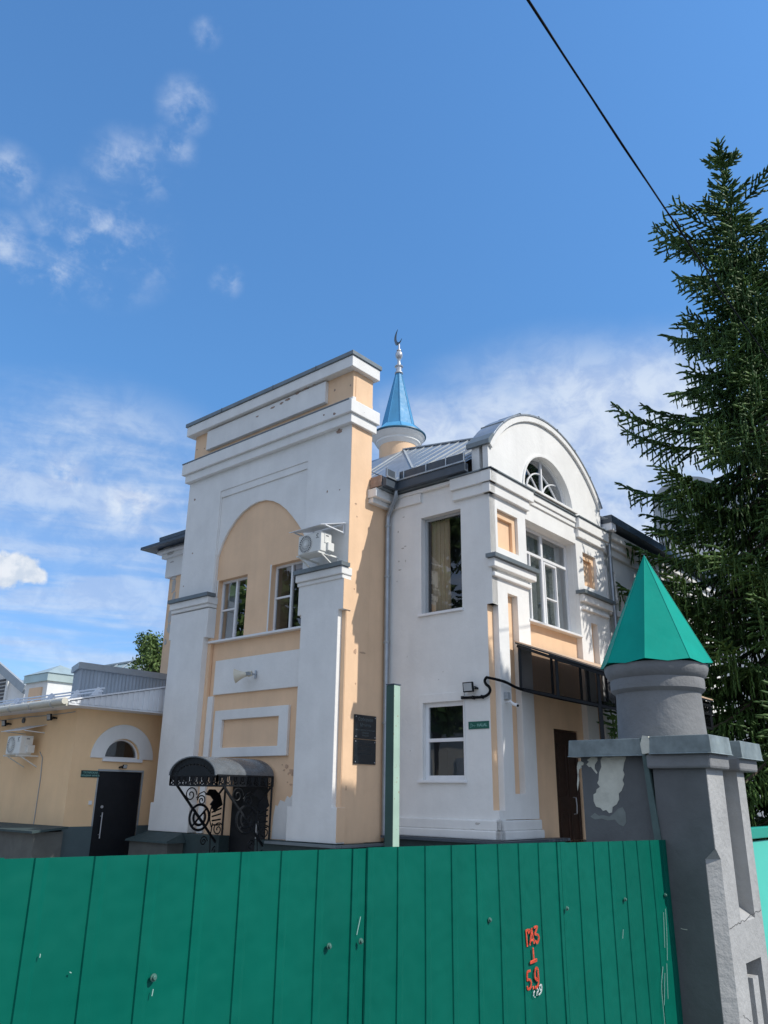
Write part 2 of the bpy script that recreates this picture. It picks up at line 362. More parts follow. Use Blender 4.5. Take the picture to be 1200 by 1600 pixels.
def window(parent, F, a0, a1, z0, z1, depth, vm=(), hm=(), fr=.05, fmat=None, glass=None, room=True, curtain=None, sill=None, extra=None, rdepth=.7, cmat=None):
    """frame at 'depth' behind the face plane; vm: vertical mullions (a), hm: (z, a0, a1)"""
    fmat = fmat or PVC; glass = glass or GLASS
    mb = MB(); o0, o1 = -depth-.05, -depth
    holes = []
    xs = [a0+fr] + sorted(vm) + [a1-fr]
    F.prism(mb, rect(a0,a1,z0,z1), [rect(a0+fr,a1-fr,z0+fr,z1-fr)], o0, o1)
    for v in vm: F.box(mb, v-fr*.55, v+fr*.55, z0+fr, z1-fr, o0+.002, o1+.004)
    for (z, b0, b1) in hm: F.box(mb, b0, b1, z-fr*.4, z+fr*.4, o0+.004, o1+.002)
    if extra: extra(mb, o0, o1)
    w = mb.build('window', fmat, parent, bevel=.004)
    g = MB(); g.add([F.P(a0+fr*.5,z0+fr*.5,-depth-.03),F.P(a1-fr*.5,z0+fr*.5,-depth-.03),F.P(a1-fr*.5,z1-fr*.5,-depth-.03),F.P(a0+fr*.5,z1-fr*.5,-depth-.03)], [(0,1,2,3)])
    g.build('pane', glass, w)
    if room:
        r = MB(); d = -depth-.052; e = -depth-rdepth
        a0r, a1r, z0r, z1r = a0-.02, a1+.02, z0-.02, z1+.02
        p = [F.P(a0r,z0r,d),F.P(a1r,z0r,d),F.P(a1r,z1r,d),F.P(a0r,z1r,d),F.P(a0r,z0r,e),F.P(a1r,z0r,e),F.P(a1r,z1r,e),F.P(a0r,z1r,e)]
        r.add(p, [(4,5,6,7),(0,1,5,4),(1,2,6,5),(2,3,7,6),(3,0,4,7)])
        r.build('room_lining', DARKIN, w)
    if curtain:
        for (c0, c1) in curtain:
            cm = MB(); n = 40
            vs = []
            for i in range(n+1):
                a = c0+(c1-c0)*i/n; dd = -depth-.14-.025*math.sin(i*1.35)-.01*math.sin(i*.7)
                vs += [F.P(a, z0+.03, dd), F.P(a, z1-.03, dd)]
            cm.add(vs, [(2*i,2*i+2,2*i+3,2*i+1) for i in range(n)])
            cm.build('curtain', cmat or CURT, w, smooth=True)
    if sill:
        sm = MB(); F.box(sm, sill[0], sill[1], z0-.045, z0-.002, -depth, sill[2]); sm.build('sill', PVC, w, bevel=.004)
    return w

# ================================================================== GROUND
g = MB(); g.add([(-300,-300,0),(300,-300,0),(300,600,0),(-300,600,0)], [(0,1,2,3)])
struct(g.build('ground', ASPH))
g = MB(); g.add([B(-40,-9.0,.004),B(7.9,-9.0,.004),B(9.3,-6.0,.004),B(14,30,.004),B(-40,30,.004)], [(0,1,2,3,4)])
struct(g.build('yard_paving', mat('yard_paving', (.26,.25,.235), .9, var=.12, vscale=2, bump=.3)))

# ================================================================== MOSQUE
mq = thing('mosque_building', 'two storey white and peach plastered mosque with flat topped tower, curved gable and blue spire', 'mosque', B(0,0,0))
# ---- tower -----------------------------------------------------------------
FT = Face('w', 0.0)            # tower front
FS = Face('u', 0.0)            # tower side
UL = -5.30
def arch_pts():
    pts = [(-4.05,6.60),(-3.93,6.88),(-3.76,7.14),(-3.52,7.37),(-3.28,7.52),(-3.03,7.61),(-2.80,7.645),(-2.55,7.63),(-2.30,7.55),(-2.08,7.43),(-1.86,7.26),(-1.66,7.06),(-1.50,6.88),(-1.36,6.70),(-1.25,6.52)]
    return pts
core = MB()
# solid peach core of the tower: frame around two window openings, then returned to the back
wopen = [rect(-4.0,-3.02,4.72,6.06), rect(-2.26,-1.25,4.72,6.12)]
dopen = [rect(-3.0,-1.95,-.05,2.0)]
FT.prism(core, rect(UL+.01,-.01,-.05,9.95), wopen, -.62, -.10)
core.build('tower_core_wall', PEACH, mq)
# white front skin with the arched recess (open below the arch), upper zone
sk = MB()
outer = [(-4.05,4.86),(-4.05,6.60)] + arch_pts()[1:] + [(-1.25,4.86),(0,4.86),(0,9.30),(UL,9.30),(UL,4.86)]
FT.prism(sk, outer, [], -.10, -.045)
sk.build('tower_skin', WHITE, mq, bevel=.006)
sk = MB()
FT.prism(sk, [(-4.05,4.87),(-4.05,8.02),(-1.25,8.02),(-1.25,4.87),(-.001,4.87),(-.001,9.29),(UL+.001,9.29),(UL+.001,4.87)], [], -.045, -.018)
FT.prism(sk, [(-4.07,4.88),(-4.07,8.18),(-1.23,8.18),(-1.23,4.88),(-.002,4.88),(-.002,9.28),(UL+.002,9.28),(UL+.002,4.88)], [], -.018, 0)
sk.build('tower_skin_border', WHITE, mq, bevel=.006)
# side face (peach, sunlit) skin
sd_ = MB(); FS.prism(sd_, rect(.10,.62,.86,9.3), [], -.02, -.001); sd_.build('tower_side_wall', PEACH, mq)
ss = MB(); ss.box(-.02,.004,.003,.101,1.43,8.65); ss.box(.01,.024,-.117,.101,.88,1.428); ss.box(.01,.024,-.117,.101,4.865,5.44); ss.build('tower_corner_strip', PEACH, mq)
# frieze and parapet
fz = MB(); fz.box(UL+.03,-.02,.03,.62,9.28,9.95); fz.build('frieze_band', PEACH, mq)
fp = MB(); fp.hexa([B(-4.72,-.06,9.37),B(-.74,-.06,9.37),B(-.74,.04,9.37),B(-4.72,.04,9.37),B(-4.72,-.06,9.86),B(-.74,-.06,9.86),B(-.74,.04,9.86),B(-4.72,.04,9.86)])
fp.build('frieze_panel', WHITE2, mq, bevel=.008)
cn = MB(); cn.box(UL-.16,.12,-.16,.72,8.86,9.14); cn.box(UL-.08,.07,-.10,.68,8.66,8.86); cn.build('tower_cornice', WHITE2, mq, bevel=.012)
cn = MB(); cn.box(UL-.17,.06,-.17,.70,9.141,9.165); cn.build('cornice_flashing', GREYB, mq)
pb = MB(); pb.box(UL-.15,.10,-.14,.72,9.90,10.15); pb.build('parapet_band', WHITE2, mq, bevel=.012)
pc = MB(); pc.box(UL-.19,.13,-.17,.75,10.152,10.245); pc.build('parapet_coping', GREYB, mq, bevel=.006)
for su in (-4.1,-2.3,-.95):
    q = MB(); q.box(su,su+.012,-.176,.755,10.15,10.251); q.build('coping_seam', DARKM, mq)
# lower pilasters
def pilaster(outer, holes=(), o1=.12, name='pilaster'):
    m_ = MB(); FT.prism(m_, outer, holes, -.10, o1); return m_.build(name, WHITE, mq, bevel=.008)
pilaster([(-5.38,.88),(-4.04,.88),(-4.04,1.43),(-4.08,1.43),(-4.08,4.78),(-3.98,4.78),(-3.98,5.42),(-5.34,5.42),(-5.34,4.85),(-5.27,4.85),(-5.27,1.43),(-5.38,1.43)])
pilaster([(-1.20,.86),(.02,.86),(.02,1.43),(-.10,1.43),(-.10,4.86),(.02,4.86),(.02,5.45),(-1.18,5.45),(-1.18,4.88),(-1.08,4.88),(-1.08,1.43),(-1.20,1.43)])
# peach strip in the corner notch and beside the pilasters
st = MB(); FT.box(st, -.10,-.004,1.43,4.86,-.09,.012); st.build('corner_reveal', PEACH, mq)
st = MB(); FT.box(st, -4.08,-3.98,2.1,4.775,-.09,-.02); st.build('pilaster_reveal', PEACH, mq)
st = MB(); FT.box(st, -1.18,-1.08,1.435,4.875,-.09,.0); st.build('pilaster_reveal', PEACH, mq)
st = MB(); FT.box(st, -3.978,-3.80,.88,3.54,-.10,-.055); st.build('white_strip', WHITE2, mq)
for (a0,a1) in ((-5.34,-3.96),(-1.22,.03)):
    c = MB(); FT.box(c, a0+.02,a1-.02,5.44,5.52,-.1,.15); FT.box(c, a0,a1,5.52,5.67,-.1,.19); c.build('pilaster_capital', WHITE2, mq, bevel=.015)
    c = MB(); FT.prism(c, rect(a0-.03,a1+.03,5.672,5.75), [], -.0, .235); c.build('capital_flashing', GREYB, mq)
# panels of the centre bay
c = MB(); FT.box(c,-3.80,-1.10,3.56,4.27,-.10,-.045); c.build('blank_panel', WHITE, mq, bevel=.008)
c = MB(); FT.prism(c, rect(-3.66,-1.46,2.31,3.23), [rect(-3.42,-1.72,2.49,3.04)], -.10, -.03); c.build('panel_frame', WHITE2, mq, bevel=.008)
c = MB(); FT.box(c,-4.03,-1.10,4.655,4.70,-.10,.03); c.build('bay_sill', PVC, mq, bevel=.004)
c = MB(); FT.prism(c, [(-1.80,.86),(-1.20,.86),(-1.20,1.60),(-1.30,1.63),(-1.36,1.57),(-1.44,1.60),(-1.50,1.50),(-1.62,1.53),(-1.68,1.42),(-1.74,1.44),(-1.78,1.25)], [], -.10, -.093); c.build('bare_patch', WHITE2, mq)
def splat(P, cx, cz, r, n=18, o0=0, o1=.004, seed=0, sx=1, name='peeled_patch', m=RAWB, parent=None):
    rr = random.Random(seed); k = [rr.uniform(.45,1.1) for _ in range(n)]
    pts = [(cx+math.cos(2*math.pi*i/n)*r*sx*(.6*k[i]+.4*k[i-1]), cz+math.sin(2*math.pi*i/n)*r*(.6*k[i]+.4*k[i-1])) for i in range(n)]
    q = MB(); q.prism(P, pts, [], o0, o1); return q.build(name, m, parent or mq)
TAN = mat('tan_bare_plaster', (.56,.37,.25), .95, var=.2, vscale=10, bump=.5)
for i,(a,z,r,sx) in enumerate(((-1.50,2.12,.05,.9),(-1.36,2.03,.055,1.5),(-1.30,1.97,.035,2.2),(-1.44,1.99,.025,1),(-1.24,2.06,.03,1),(-1.56,2.05,.02,1.6),(-1.62,2.15,.015,1),(-1.36,1.80,.025,2.5),(-1.28,2.34,.015,1),(-1.45,1.84,.014,1.5),(-1.22,2.16,.015,1))):
    splat(FT.P, a, z, r, seed=i, sx=sx, o0=-.10, o1=-.094, m=TAN)
for i,(a,z,r,sx) in enumerate(((-1.35,9.90,.03,2.5),(-1.6,9.87,.03,3),(-1.9,9.83,.035,3),(-2.4,9.78,.03,3),(-2.1,9.80,.03,2.2),(-2.9,9.72,.02,3),(-1.1,9.93,.02,2.5))):
    splat(FT.P, a, z-.02, r, seed=20+i, sx=sx, o0=.055, o1=.064 if z < 9.87 else .063, m=RAWB)
for i,(a,z,r,sx,o) in enumerate(((-.35,8.60,.06,1.8,.0),(-.62,7.35,.03,.7,.0),(-.35,8.93,.035,1.6,.16),(-.65,9.0,.02,1.6,.16),(-.28,7.31,.018,1,.0),(-4.93,6.85,.025,1.3,.0),(-5.05,8.2,.03,1.2,0.0),(-5.15,6.1,.02,1,0.0),(-5.2,9.55,.025,1,-.03),(-4.9,9.5,.02,1,-.03),(-.55,9.62,.03,1,-.03),(-.1,9.58,.03,.6,-.03))):
    splat(FT.P, a, z, r, seed=40+i, sx=sx, o0=o-.02, o1=o+.004, m=RAWB)
for i,(a,z,r,sx) in enumerate(((.28,9.72,.05,1.2),(.35,9.62,.07,.6),(.2,9.55,.03,1),(.42,9.78,.03,1),(.45,9.5,.04,1.2),(.15,9.8,.02,1))):
    splat(FS.P, a, z, r, seed=60+i, sx=sx, o0=-.04, o1=-.016, m=TAN)
for i,(a,z,r,sx) in enumerate(((.27,4.13,.06,.7),(.48,4.13,.025,4),(.18,7.0,.02,2),(.22,6.75,.02,1),(.1,1.05,.03,1),(.12,1.75,.05,.6),(.2,5.3,.02,1),(.3,3.55,.02,1))):
    splat(FS.P, a, z, r, seed=80+i, sx=sx, o0=-.01, o1=.003, m=TAN)
for i,(a,z,r,sx) in enumerate(((.28,6.62,.03,.6),(.40,6.25,.02,2.2),(.46,6.28,.018,2),(.30,6.0,.022,1),(.47,5.98,.03,.5),(.33,5.82,.02,2),(.26,5.6,.015,1),(.42,6.9,.012,3),(.52,4.1,.02,.5),(1.25,3.62,.012,1),(1.35,3.75,.01,1),(2.05,1.22,.02,3),(1.95,1.12,.02,3),(1.8,1.10,.012,3),(.6,2.4,.012,1))):
    splat(Face('w',1.15).P, a, z, r, seed=140+i, sx=sx, o0=-.01, o1=.003 if z > 1.3 else .053, m=RAW)
# tower windows
window(mq, FT, -4.0,-3.02,4.72,6.06,.22, vm=(-3.50,), hm=((5.40,-3.95,-3.50),), glass=GLASS, curtain=((-3.95,-3.6),))
window(mq, FT, -2.26,-1.25,4.72,6.12,.22, vm=(-1.76,), hm=((5.43,-2.21,-1.76),), glass=GLASS)
wr = MB(); FT.box(wr,-2.30,-2.262,4.72,6.14,-.24,-.094); wr.build('window_reveal', WHITE2, mq)
wr = MB(); FT.box(wr,-4.04,-4.002,4.72,6.08,-.24,-.094); wr.build('window_reveal', WHITE2, mq)
# dark street door under the iron canopy
d = MB(); FT.box(d,-2.98,-1.98,-.0,1.98,-.14,-.085); dd = d.build('door', DOORM, mq, bevel=.004)
d = MB(); FT.box(d,-2.2,-2.17,.85,1.15,-.085,-.05); d.build('handle', SILVER, dd)
# plinth
p = MB(); FT.prism(p, rect(-5.45,-2.99,0,.87), [], -.1, .16); FT.prism(p, rect(-1.97,.08,0,.85), [], -.1, .16); p.box(-.10,.10,-.05,1.15,0,.85)
p.build('plinth', PLINTH, mq, bevel=.01)
p = MB(); FT.box(p,-1.62,.14,.80,.842,.1,.24); p.box(.02,.16,-.1,1.1,.80,.842); p.build('plinth_flashing', GREYB, mq)

# ---- main block behind the tower --------------------------------------------
mb = MB(); mb.box(-7.50,-.001,1.2,10.9,0,7.55); mb.build('main_wall', PEACH, mq)
mb = MB(); mb.box(-.02,.0,.62,1.149,.86,7.7); mb.build('return_wall', PEACH, mq)
# cornice at its left corner, with broken plaster
c = MB(); c.box(-7.56,-5.3,1.08,1.6,6.9,7.45); c.box(-7.68,-5.3,1.0,1.6,7.42,7.54); c.box(-7.80,-5.3,.92,1.6,7.54,7.66); c.build('left_cornice', WHITE2, mq, bevel=.012)
FM = Face('w', 1.2)
c = MB(); FM.box(c,-7.30,-5.35,0,6.9,-.01,.07); c.build('corner_pilaster', PEACH, mq)
for i,(a,z,r,sx) in enumerate(((-7.18,6.65,.20,.6),(-7.14,6.25,.26,.40),(-7.2,5.85,.2,.6),(-7.2,6.86,.08,1.5),(-7.2,5.55,.14,.8),(-7.3,5.2,.1,.6))):
    splat(FM.P, a, z, r, seed=100+i, sx=sx, o0=.06, o1=.078, m=RAW)
for i,(a,z,r,sx,o) in enumerate(((-7.3,7.50,.025,7,.228),(-7.35,7.66,.03,6,.305),(-7.3,7.30,.02,5,.126))):
    splat(FM.P, a, z, r, seed=110+i, sx=sx, o0=0, o1=o, m=RAW)
# cornice bit beside the tower, under the side eave
c = MB(); c.box(-.01,.22,.52,1.1,7.22,7.40); c.box(-.01,.12,.55,1.1,7.12,7.22); c.build('side_cornice', WHITE2, mq, bevel=.012)

# ---- wing: front (shaded) face F3 and gable face F4 -------------------------
F3 = Face('w', 1.15); F4 = Face('u', 2.45)
UP3 = rect(.86,1.80,4.86,6.78); LO3 = rect(.90,1.80,1.90,3.22)
w3 = MB()
F3.prism(w3, [(0,.9),(2.45,.9),(2.45,1.43),(2.33,1.43),(2.33,4.86),(2.45,4.86),(2.45,7.42),(0,7.42)], [UP3, LO3], -.178, 0)
w3.build('wing_front_wall', WHITE, mq, bevel=.006)
c = MB(); F4.box(c, 1.155,1.327,1.43,4.86,-.13,-.115); c.build('corner_reveal', PEACH, mq)
# plinth mouldings of the wing
c = MB(); F3.box(c,.30,2.50,1.12,1.28,-.05,.05); F3.box(c,.28,2.53,.98,1.12,-.05,.08); F4.box(c,1.10,2.42,1.12,1.28,-.05,.05); F4.box(c,1.07,2.44,.98,1.12,-.05,.08); c.build('base_moulding', WHITE2, mq, bevel=.02)
p = MB(); p.box(.1,2.62,1.02,1.4,0,.93); p.box(2.3,2.64,1.02,3.0,0,.93); p.build('plinth', PLINTH, mq, bevel=.01)
p = MB(); p.box(.12,2.68,.92,1.1,.932,.975); p.box(2.4,2.68,1.1,3.05,.932,.975); p.build('plinth_flashing', DARKM, mq)
# lower window surround, upper reveal
c = MB(); F3.prism(c, rect(.80,1.81,1.885,3.37), [rect(.90,1.80,1.90,3.22)], 0, .022); c.build('window_surround', WHITE2, mq, bevel=.004)
window(mq, F3, .86,1.80,4.86,6.78,.13, fr=.055, fmat=GREYP, glass=GLASSR, sill=(.80,1.82,.05), curtain=((.92,1.36),), cmat=mat('beige_curtain', (.86,.70,.48), .9, var=.08))
window(mq, F3, .90,1.80,1.90,3.22,.06, fr=.075, hm=((2.57,.97,1.73),), glass=GLASS, sill=(.80,1.83,.07))
# cornices of F3
c = MB(); F3.box(c,1.64,2.57,7.135,7.37,-.1,.12); F3.box(c,1.66,2.52,6.94,7.135,-.1,.07); F3.box(c,.02,.88,7.10,7.30,-.1,.05); F3.box(c,.0,1.64,7.30,7.37,-.1,.08)
c.build('wing_cornice', WHITE2, mq, bevel=.01)
# gable wall F4
def gable_arc(r_off=0.0, n=28):
    cz, cw, R0 = 9.22-2.80, 3.5, 2.80
    R = R0+r_off; half = 2.35+r_off*.85
    a = math.degrees(math.acos(half/R))
    return arc(cw, cz, R, a, 180-a, n)
ga = gable_arc()
lun = arc(3.42, 7.46, 1.02, 0, 180, 24, rz=.93)
slotA = rect(1.40,2.12,5.96,6.71); slotD = rect(4.80,5.42,5.92,6.67)
w4 = MB()
out4 = [(1.328,1.29),(1.328,4.86),(1.151,4.86),(1.151,7.96)] 
outer = [(1.151,4.86),(1.328,4.86),(1.328,1.29),(2.42,1.29),(2.42,6.78),(4.50,6.78),(4.50,0.9),(5.85,.9),(5.85,7.96)] + ga[1:-1] + [(1.151,7.96)]
F4.prism(w4, outer, [slotA, slotD, lun, rect(1.66,2.0,1.69,5.14), rect(4.97,5.27,1.69,5.14)], -.12, 0)
w4.build('gable_wall', WHITE, mq, bevel=.006)
# backing, set back: peach
w4 = MB()
F4.prism(w4, [(1.33,.9),(5.84,.9),(5.84,7.42),(1.33,7.42)], [rect(2.42,4.50,4.80,6.781), rect(3.31,4.27,.901,2.87)], -.20, -.121)
w4.build('gable_back_wall', PEACH, mq)
# gable block thickness (parapet above the roof)
w4 = MB(); F4.prism(w4, [(1.16,7.0),(5.84,7.0),(5.84,7.95)]+ga[1:-1]+[(1.16,7.95)], [[(a,z) for a,z in lun]], -.37, -.201); w4.build('gable_parapet', WHITE, mq)
# window reveals behind (white)
c = MB(); F4.prism(c, rect(2.36,4.56,4.74,6.84), [rect(2.42,4.50,4.80,6.781)], -.48, -.205); c.build('window_reveal', WHITE, mq)
c = MB(); F4.prism(c, rect(2.40,4.52,4.78,6.80), [rect(2.424,4.494,4.804,6.776)], -.34, -.10); c.build('window_reveal', WHITE, mq)
c = MB(); F4.prism(c, [(1.0+.16,7.0)]+[(5.84,7.0),(5.84,7.6),(1.16,7.6)], [], -.199, -.122) if False else F4.prism(c, arc(3.42,7.46,1.04,0,180,24,rz=.95), [list(reversed(arc(3.42,7.462,1.0,0,180,24,rz=.915)))], -.30, -.10); c.build('lunette_reveal', WHITE, mq)
# copings
cz = gable_arc(.04); ci = gable_arc(.0)
c = MB(); F4.prism(c, cz + [(a,z) for a,z in reversed(ci)], [], -.45, .065); c.build('gable_coping', ROOFM, mq, bevel=.004)
c = MB(); F4.prism(c, gable_arc(-.002) + list(reversed(gable_arc(-.12))), [], -.0, .05); c.build('gable_moulding', WHITE2, mq, bevel=.01)
c = MB(); F4.prism(c, [(1.09,7.93),(1.151,7.93),(1.151,7.985),(1.30,8.15),(1.26,8.20),(1.09,8.02)], [], -.45, .067); c.build('coping_end', GREYB, mq)
for k in (4,8,12,16,20,24):
    (a,z) = cz[k]; q = MB(); F4.prism(q, [(a-.012,z-.02),(a+.012,z-.02),(a+.012,z+.015),(a-.012,z+.015)], [], -.455, .07); q.build('coping_seam', GREYB, mq)
# lunette archivolt & window
c = MB(); F4.prism(c, arc(3.42,7.46,1.05,0,180,24,rz=.955)+list(reversed(arc(3.42,7.462,1.0,0,180,24,rz=.905))), [], -.02, .03); c.build('lunette_moulding', WHITE2, mq, bevel=.006)
def lun_extra():
    m_ = MB(); o0,o1 = -.19,-.13; cx,cz_ = 3.42,7.48
    m_.prism(F4.P, arc(cx,cz_,.99,0,180,24,rz=.90), [list(reversed(arc(cx,cz_+.04,.93,0,180,24,rz=.82)))] , o0, o1)
    F4.box(m_, cx-.025,cx+.025,cz_+.04,cz_+.87,o0+.002,o1-.002)
    def curve(pts, r=.017): m_.tube([F4.P(a,z,-.155) for a,z in pts], r, 6)
    curve([(cx+.62*math.cos(math.radians(t)), cz_+.03+.55*math.sin(math.radians(t))) for t in range(176,89,-8)])
    curve([(cx+.70+.68*math.cos(math.radians(t)), cz_+.03+.50*math.sin(math.radians(t))) for t in range(176,89,-8)])
    curve([(cx-.70,cz_+.60),(cx-.45,cz_+.44),(cx-.20,cz_+.22),(cx,cz_+.04)])
    curve([(cx+.02,cz_+.60),(cx+.30,cz_+.46),(cx+.58,cz_+.24),(cx+.78,cz_+.04)])
    w = m_.build('window', PVC, mq)
    gl = MB(); gl.prism(F4.P, arc(cx,cz_+.01,.97,0,180,24,rz=.87), [], -.165, -.16); gl.build('pane', GLASSL, w)
    rm = MB(); F4.box(rm, 2.3,4.55,7.3,8.6,-1.3,-.42); rm.build('room_lining', PALEIN, w)
    sl = MB(); F4.box(sl, 2.36,4.48,7.42,7.475,-.13,.12); sl.build('sill', WHITE2, w, bevel=.008)
lun_extra()
# cornices on F4
c = MB()
for (a0,a1) in ((1.02,2.60),(4.50,5.95)):
    F4.box(c,a0,a1,7.135,7.37,-.1,.12); F4.box(c,a0+.04,a1-.10,6.94,7.135,-.1,.07)
F4.box(c,2.60,4.50,7.24,7.37,-.1,.06); F4.box(c,2.60,4.50,7.14,7.24,-.1,.03)
c.build('gable_cornice', WHITE2, mq, bevel=.012)
c = MB(); F4.box(c,1.0,2.62,7.372,7.395,-.1,.15); F4.box(c,4.48,5.98,7.372,7.395,-.1,.15); F3.box(c,1.62,2.60,7.372,7.395,-.1,.15); F4.box(c,2.62,4.48,7.372,7.395,-.1,.09); c.build('cornice_flashing', GREYB, mq)
# inner frames of the small panels
def slot_frame(r4, nm='panel_border'):
    (a0,z0),(a1,_),(_,z1),_2 = r4
    q = MB(); F4.prism(q, rect(a0+.001,a1-.001,z0+.001,z1-.001), [rect(a0+.10 if False else a0+.0015,a1-.12,z0+.002,z1-.13)], -.119, -.06); q.build(nm, PEACH, mq, bevel=.004)
slot_frame(slotA); slot_frame(slotD)
# caps on the pilasters between the storeys
for (a0,a1) in ((1.04,2.62),(4.46,5.95)):
    c = MB(); F4.box(c,a0+.06,a1-.04,5.52,5.68,-.05,.10); F4.box(c,a0+.12,a1-.16,5.36,5.44,-.05,.06); c.build('pilaster_cap', WHITE2, mq, bevel=.015)
    c = MB(); F4.box(c,a0,a1,5.682,5.755,-.05,.16); c.build('cap_flashing', GREYB, mq)
# big window
def bigx(mb_, o0, o1):
    pass
window(mq, F4, 2.42,4.50,4.80,6.78,.23, vm=(3.42,), hm=((6.24,2.47,4.45),), fr=.07, glass=GLASSC, sill=(2.40,4.52,.02), curtain=((2.5,4.42),), rdepth=1.2)
q = MB()
for a in (2.92,): F4.box(q,a-.02,a+.02,4.87,6.21,-.265,-.225)
F4.prism(q, rect(3.46,3.98,4.86,6.18), [rect(3.50,3.94,4.90,6.14)], -.275, -.215); F4.box(q,3.5,3.94,5.42,5.45,-.27,-.22); q.build('sash', PVC, mq, bevel=.004)
# brown door
d = MB(); F4.box(d,3.33,4.25,.0,2.85,-.19,-.14)
for (a0,a1,z0,z1) in ((3.42,3.75,1.65,2.6),(3.83,4.16,1.65,2.6),(3.42,3.75,.2,1.4),(3.83,4.16,.2,1.4)):
    F4.prism(d, rect(a0,a1,z0,z1), [rect(a0+.035,a1-.035,z0+.035,z1-.035)], -.14, -.125)
dr = d.build('door', DOORB, mq, bevel=.004)
h = MB(); h.tube([F4.P(3.95,1.35,-.14),F4.P(3.95,1.36,-.08),F4.P(3.95,1.5,-.07),F4.P(3.95,1.64,-.08),F4.P(3.95,1.65,-.14)], .012); h.build('handle', SILVER, dr, smooth=True)

# ---- rest of the right flank ---------------------------------------------------
FR = Face('u', 2.28)
mb = MB(); FR.box(mb,5.85,13.5,0,7.45,-2.0,0); mb.build('flank_wall', WHITE, mq)
mb = MB(); FR.box(mb,5.86,13.5,7.0,7.16,-.1,.08); FR.box(mb,5.86,13.5,7.16,7.32,-.1,.15); FR.box(mb,5.86,13.5,7.32,7.5,-.1,.24); mb.build('flank_cornice', WHITE2, mq, bevel=.012)
mb = MB(); FR.box(mb,6.95,8.0,0,6.3,0,.08); FR.box(mb,9.6,10.6,0,6.3,0,.08); FR.prism(mb, rect(6.2,6.75,5.9,6.7),[rect(6.28,6.67,5.98,6.62)],0,.05); FR.box(mb,6.0,13,5.55,5.7,0,.1); mb.build('flank_pilaster', WHITE2, mq, bevel=.01)
window(mq, Face('u',2.37), 8.2,9.3,4.9,6.5,.05, vm=(8.75,), room=False, glass=GLASSR)
# ---- roofs --------------------------------------------------------------------
ez = 7.60; WE = .95; UE = .40
PA = B(-1.9,4.0,10.0); PG = B(2.07,3.2,9.05)
def on_roof(u, w):
    """height of the main front slope"""
    kk = .79+(.65-.79)*(u+1.9)/3.97
    return ez + kk*(w-WE)
r_ = MB()
r_.add([B(UE,WE,ez),B(2.07,WE,ez),PG,PA,B(-4.6,4.0,10.0),B(-7.75,.85,ez),B(-1.9,.85,ez-.1),B(-1.9,WE,ez)], [(0,1,2,3),(0,3,7),(7,3,4),(7,4,5),(5,6,7)])
r_.add([B(-.35,.66,ez+.42),B(UE,.64,ez),B(UE,WE,ez),B(-.35,1.5,ez+.42)], [(0,1,2,3)])
r_.add([PA,PG,B(2.07,5.9,ez+.1),B(2.62,5.9,ez+.1),B(2.62,13.6,ez+.1),B(-1.9,13.6,10.0)], [(0,1,2),(0,2,3),(0,3,4),(0,4,5)])
r_.add([B(-4.6,4.0,10.0),PA,B(-1.9,13.6,10.0),B(-4.6,13.6,10.0),B(-7.75,13.6,ez),B(-7.75,.85,ez)], [(0,1,2,3),(0,3,4,5)])
rf = r_.build('roof', ROOFM, mq)
sm = MB()
for i in range(0,14):
    u = 1.95-i*.30; uu_ = u; top_ = PG.lerp(PA, max(0,min(1,(2.07-u)/3.97)))
    b0 = B(u,WE+.02,on_roof(u,WE+.02)+.012) ; sm.bar(b0, top_+Vector((0,0,.012)), .018, .03)
sm.build('standing_seam', GCAP, rf)
vv = MB(); vv.bar(PG+Vector((0,0,.02)), PA+Vector((0,0,.02)), .10, .03); vv.bar(B(.05,1.9,on_roof(.05,1.9)+.03), PA+Vector((0,0,.02)), .05, .02); vv.build('valley_flashing', GCAP, rf)
e = MB(); e.box(UE-.02,2.07,WE-.02,WE+.10,7.42,7.595); e.box(UE-.10,UE+.02,.60,WE+.10,7.42,7.597)
e.build('eave_fascia', DARKM, rf, bevel=.01)
e = MB(); e.box(.10,2.07,WE+.08,1.16,7.40,7.43); e.box(-.0,UE-.09,.60,1.16,7.40,7.432); e.build('eave_soffit', GREYB, rf)
e = MB(); e.box(UE+.06,2.05,WE+.0,WE+.02,7.64,7.80); e.box(UE-.02,UE,.62,WE-.04,7.64,7.80); e.build('snow_board', DARKM, rf)
e = MB()
for u in (UE+.06,UE+.18,UE+.74,UE+1.22,2.04): e.bar(B(u,WE-.01,7.59), B(u,WE-.01,7.82), .035, .02)
e.bar(B(UE,.64,7.59),B(UE,.64,7.82),.03); e.bar(B(UE+.005,WE-.05,7.59),B(UE+.005,WE-.05,7.82),.03)
e.bar(B(UE,WE-.03,7.61),B(2.07,WE-.03,7.61),.035,.03); e.bar(B(UE+.03,.60,7.61),B(UE+.03,WE-.03,7.61),.035,.03)
e.build('snow_guard_rail', GALV, rf)
e = MB(); e.box(.02,.30,.57,.63,7.44,7.66); e.build('broken_eave_end', RAWB, rf)
# left end eave of the main roof
e = MB(); e.hexa([B(-8.12,.62,7.66),B(-5.0,.62,7.66),B(-5.0,1.25,7.66),B(-8.12,5.0,7.66),B(-8.12,.62,7.73),B(-5.0,.62,7.73),B(-5.0,1.25,7.78),B(-8.12,5.0,7.73)]); e.build('left_eave', DARKM, rf)
e = MB(); e.box(-7.45,-5.2,.72,.76,7.80,7.90); e.build('snow_board', DARKM, rf)
# right flank eave
e = MB(); e.box(2.2,2.70,5.9,13.6,7.60,7.78); e.build('flank_eave', DARKM, rf)
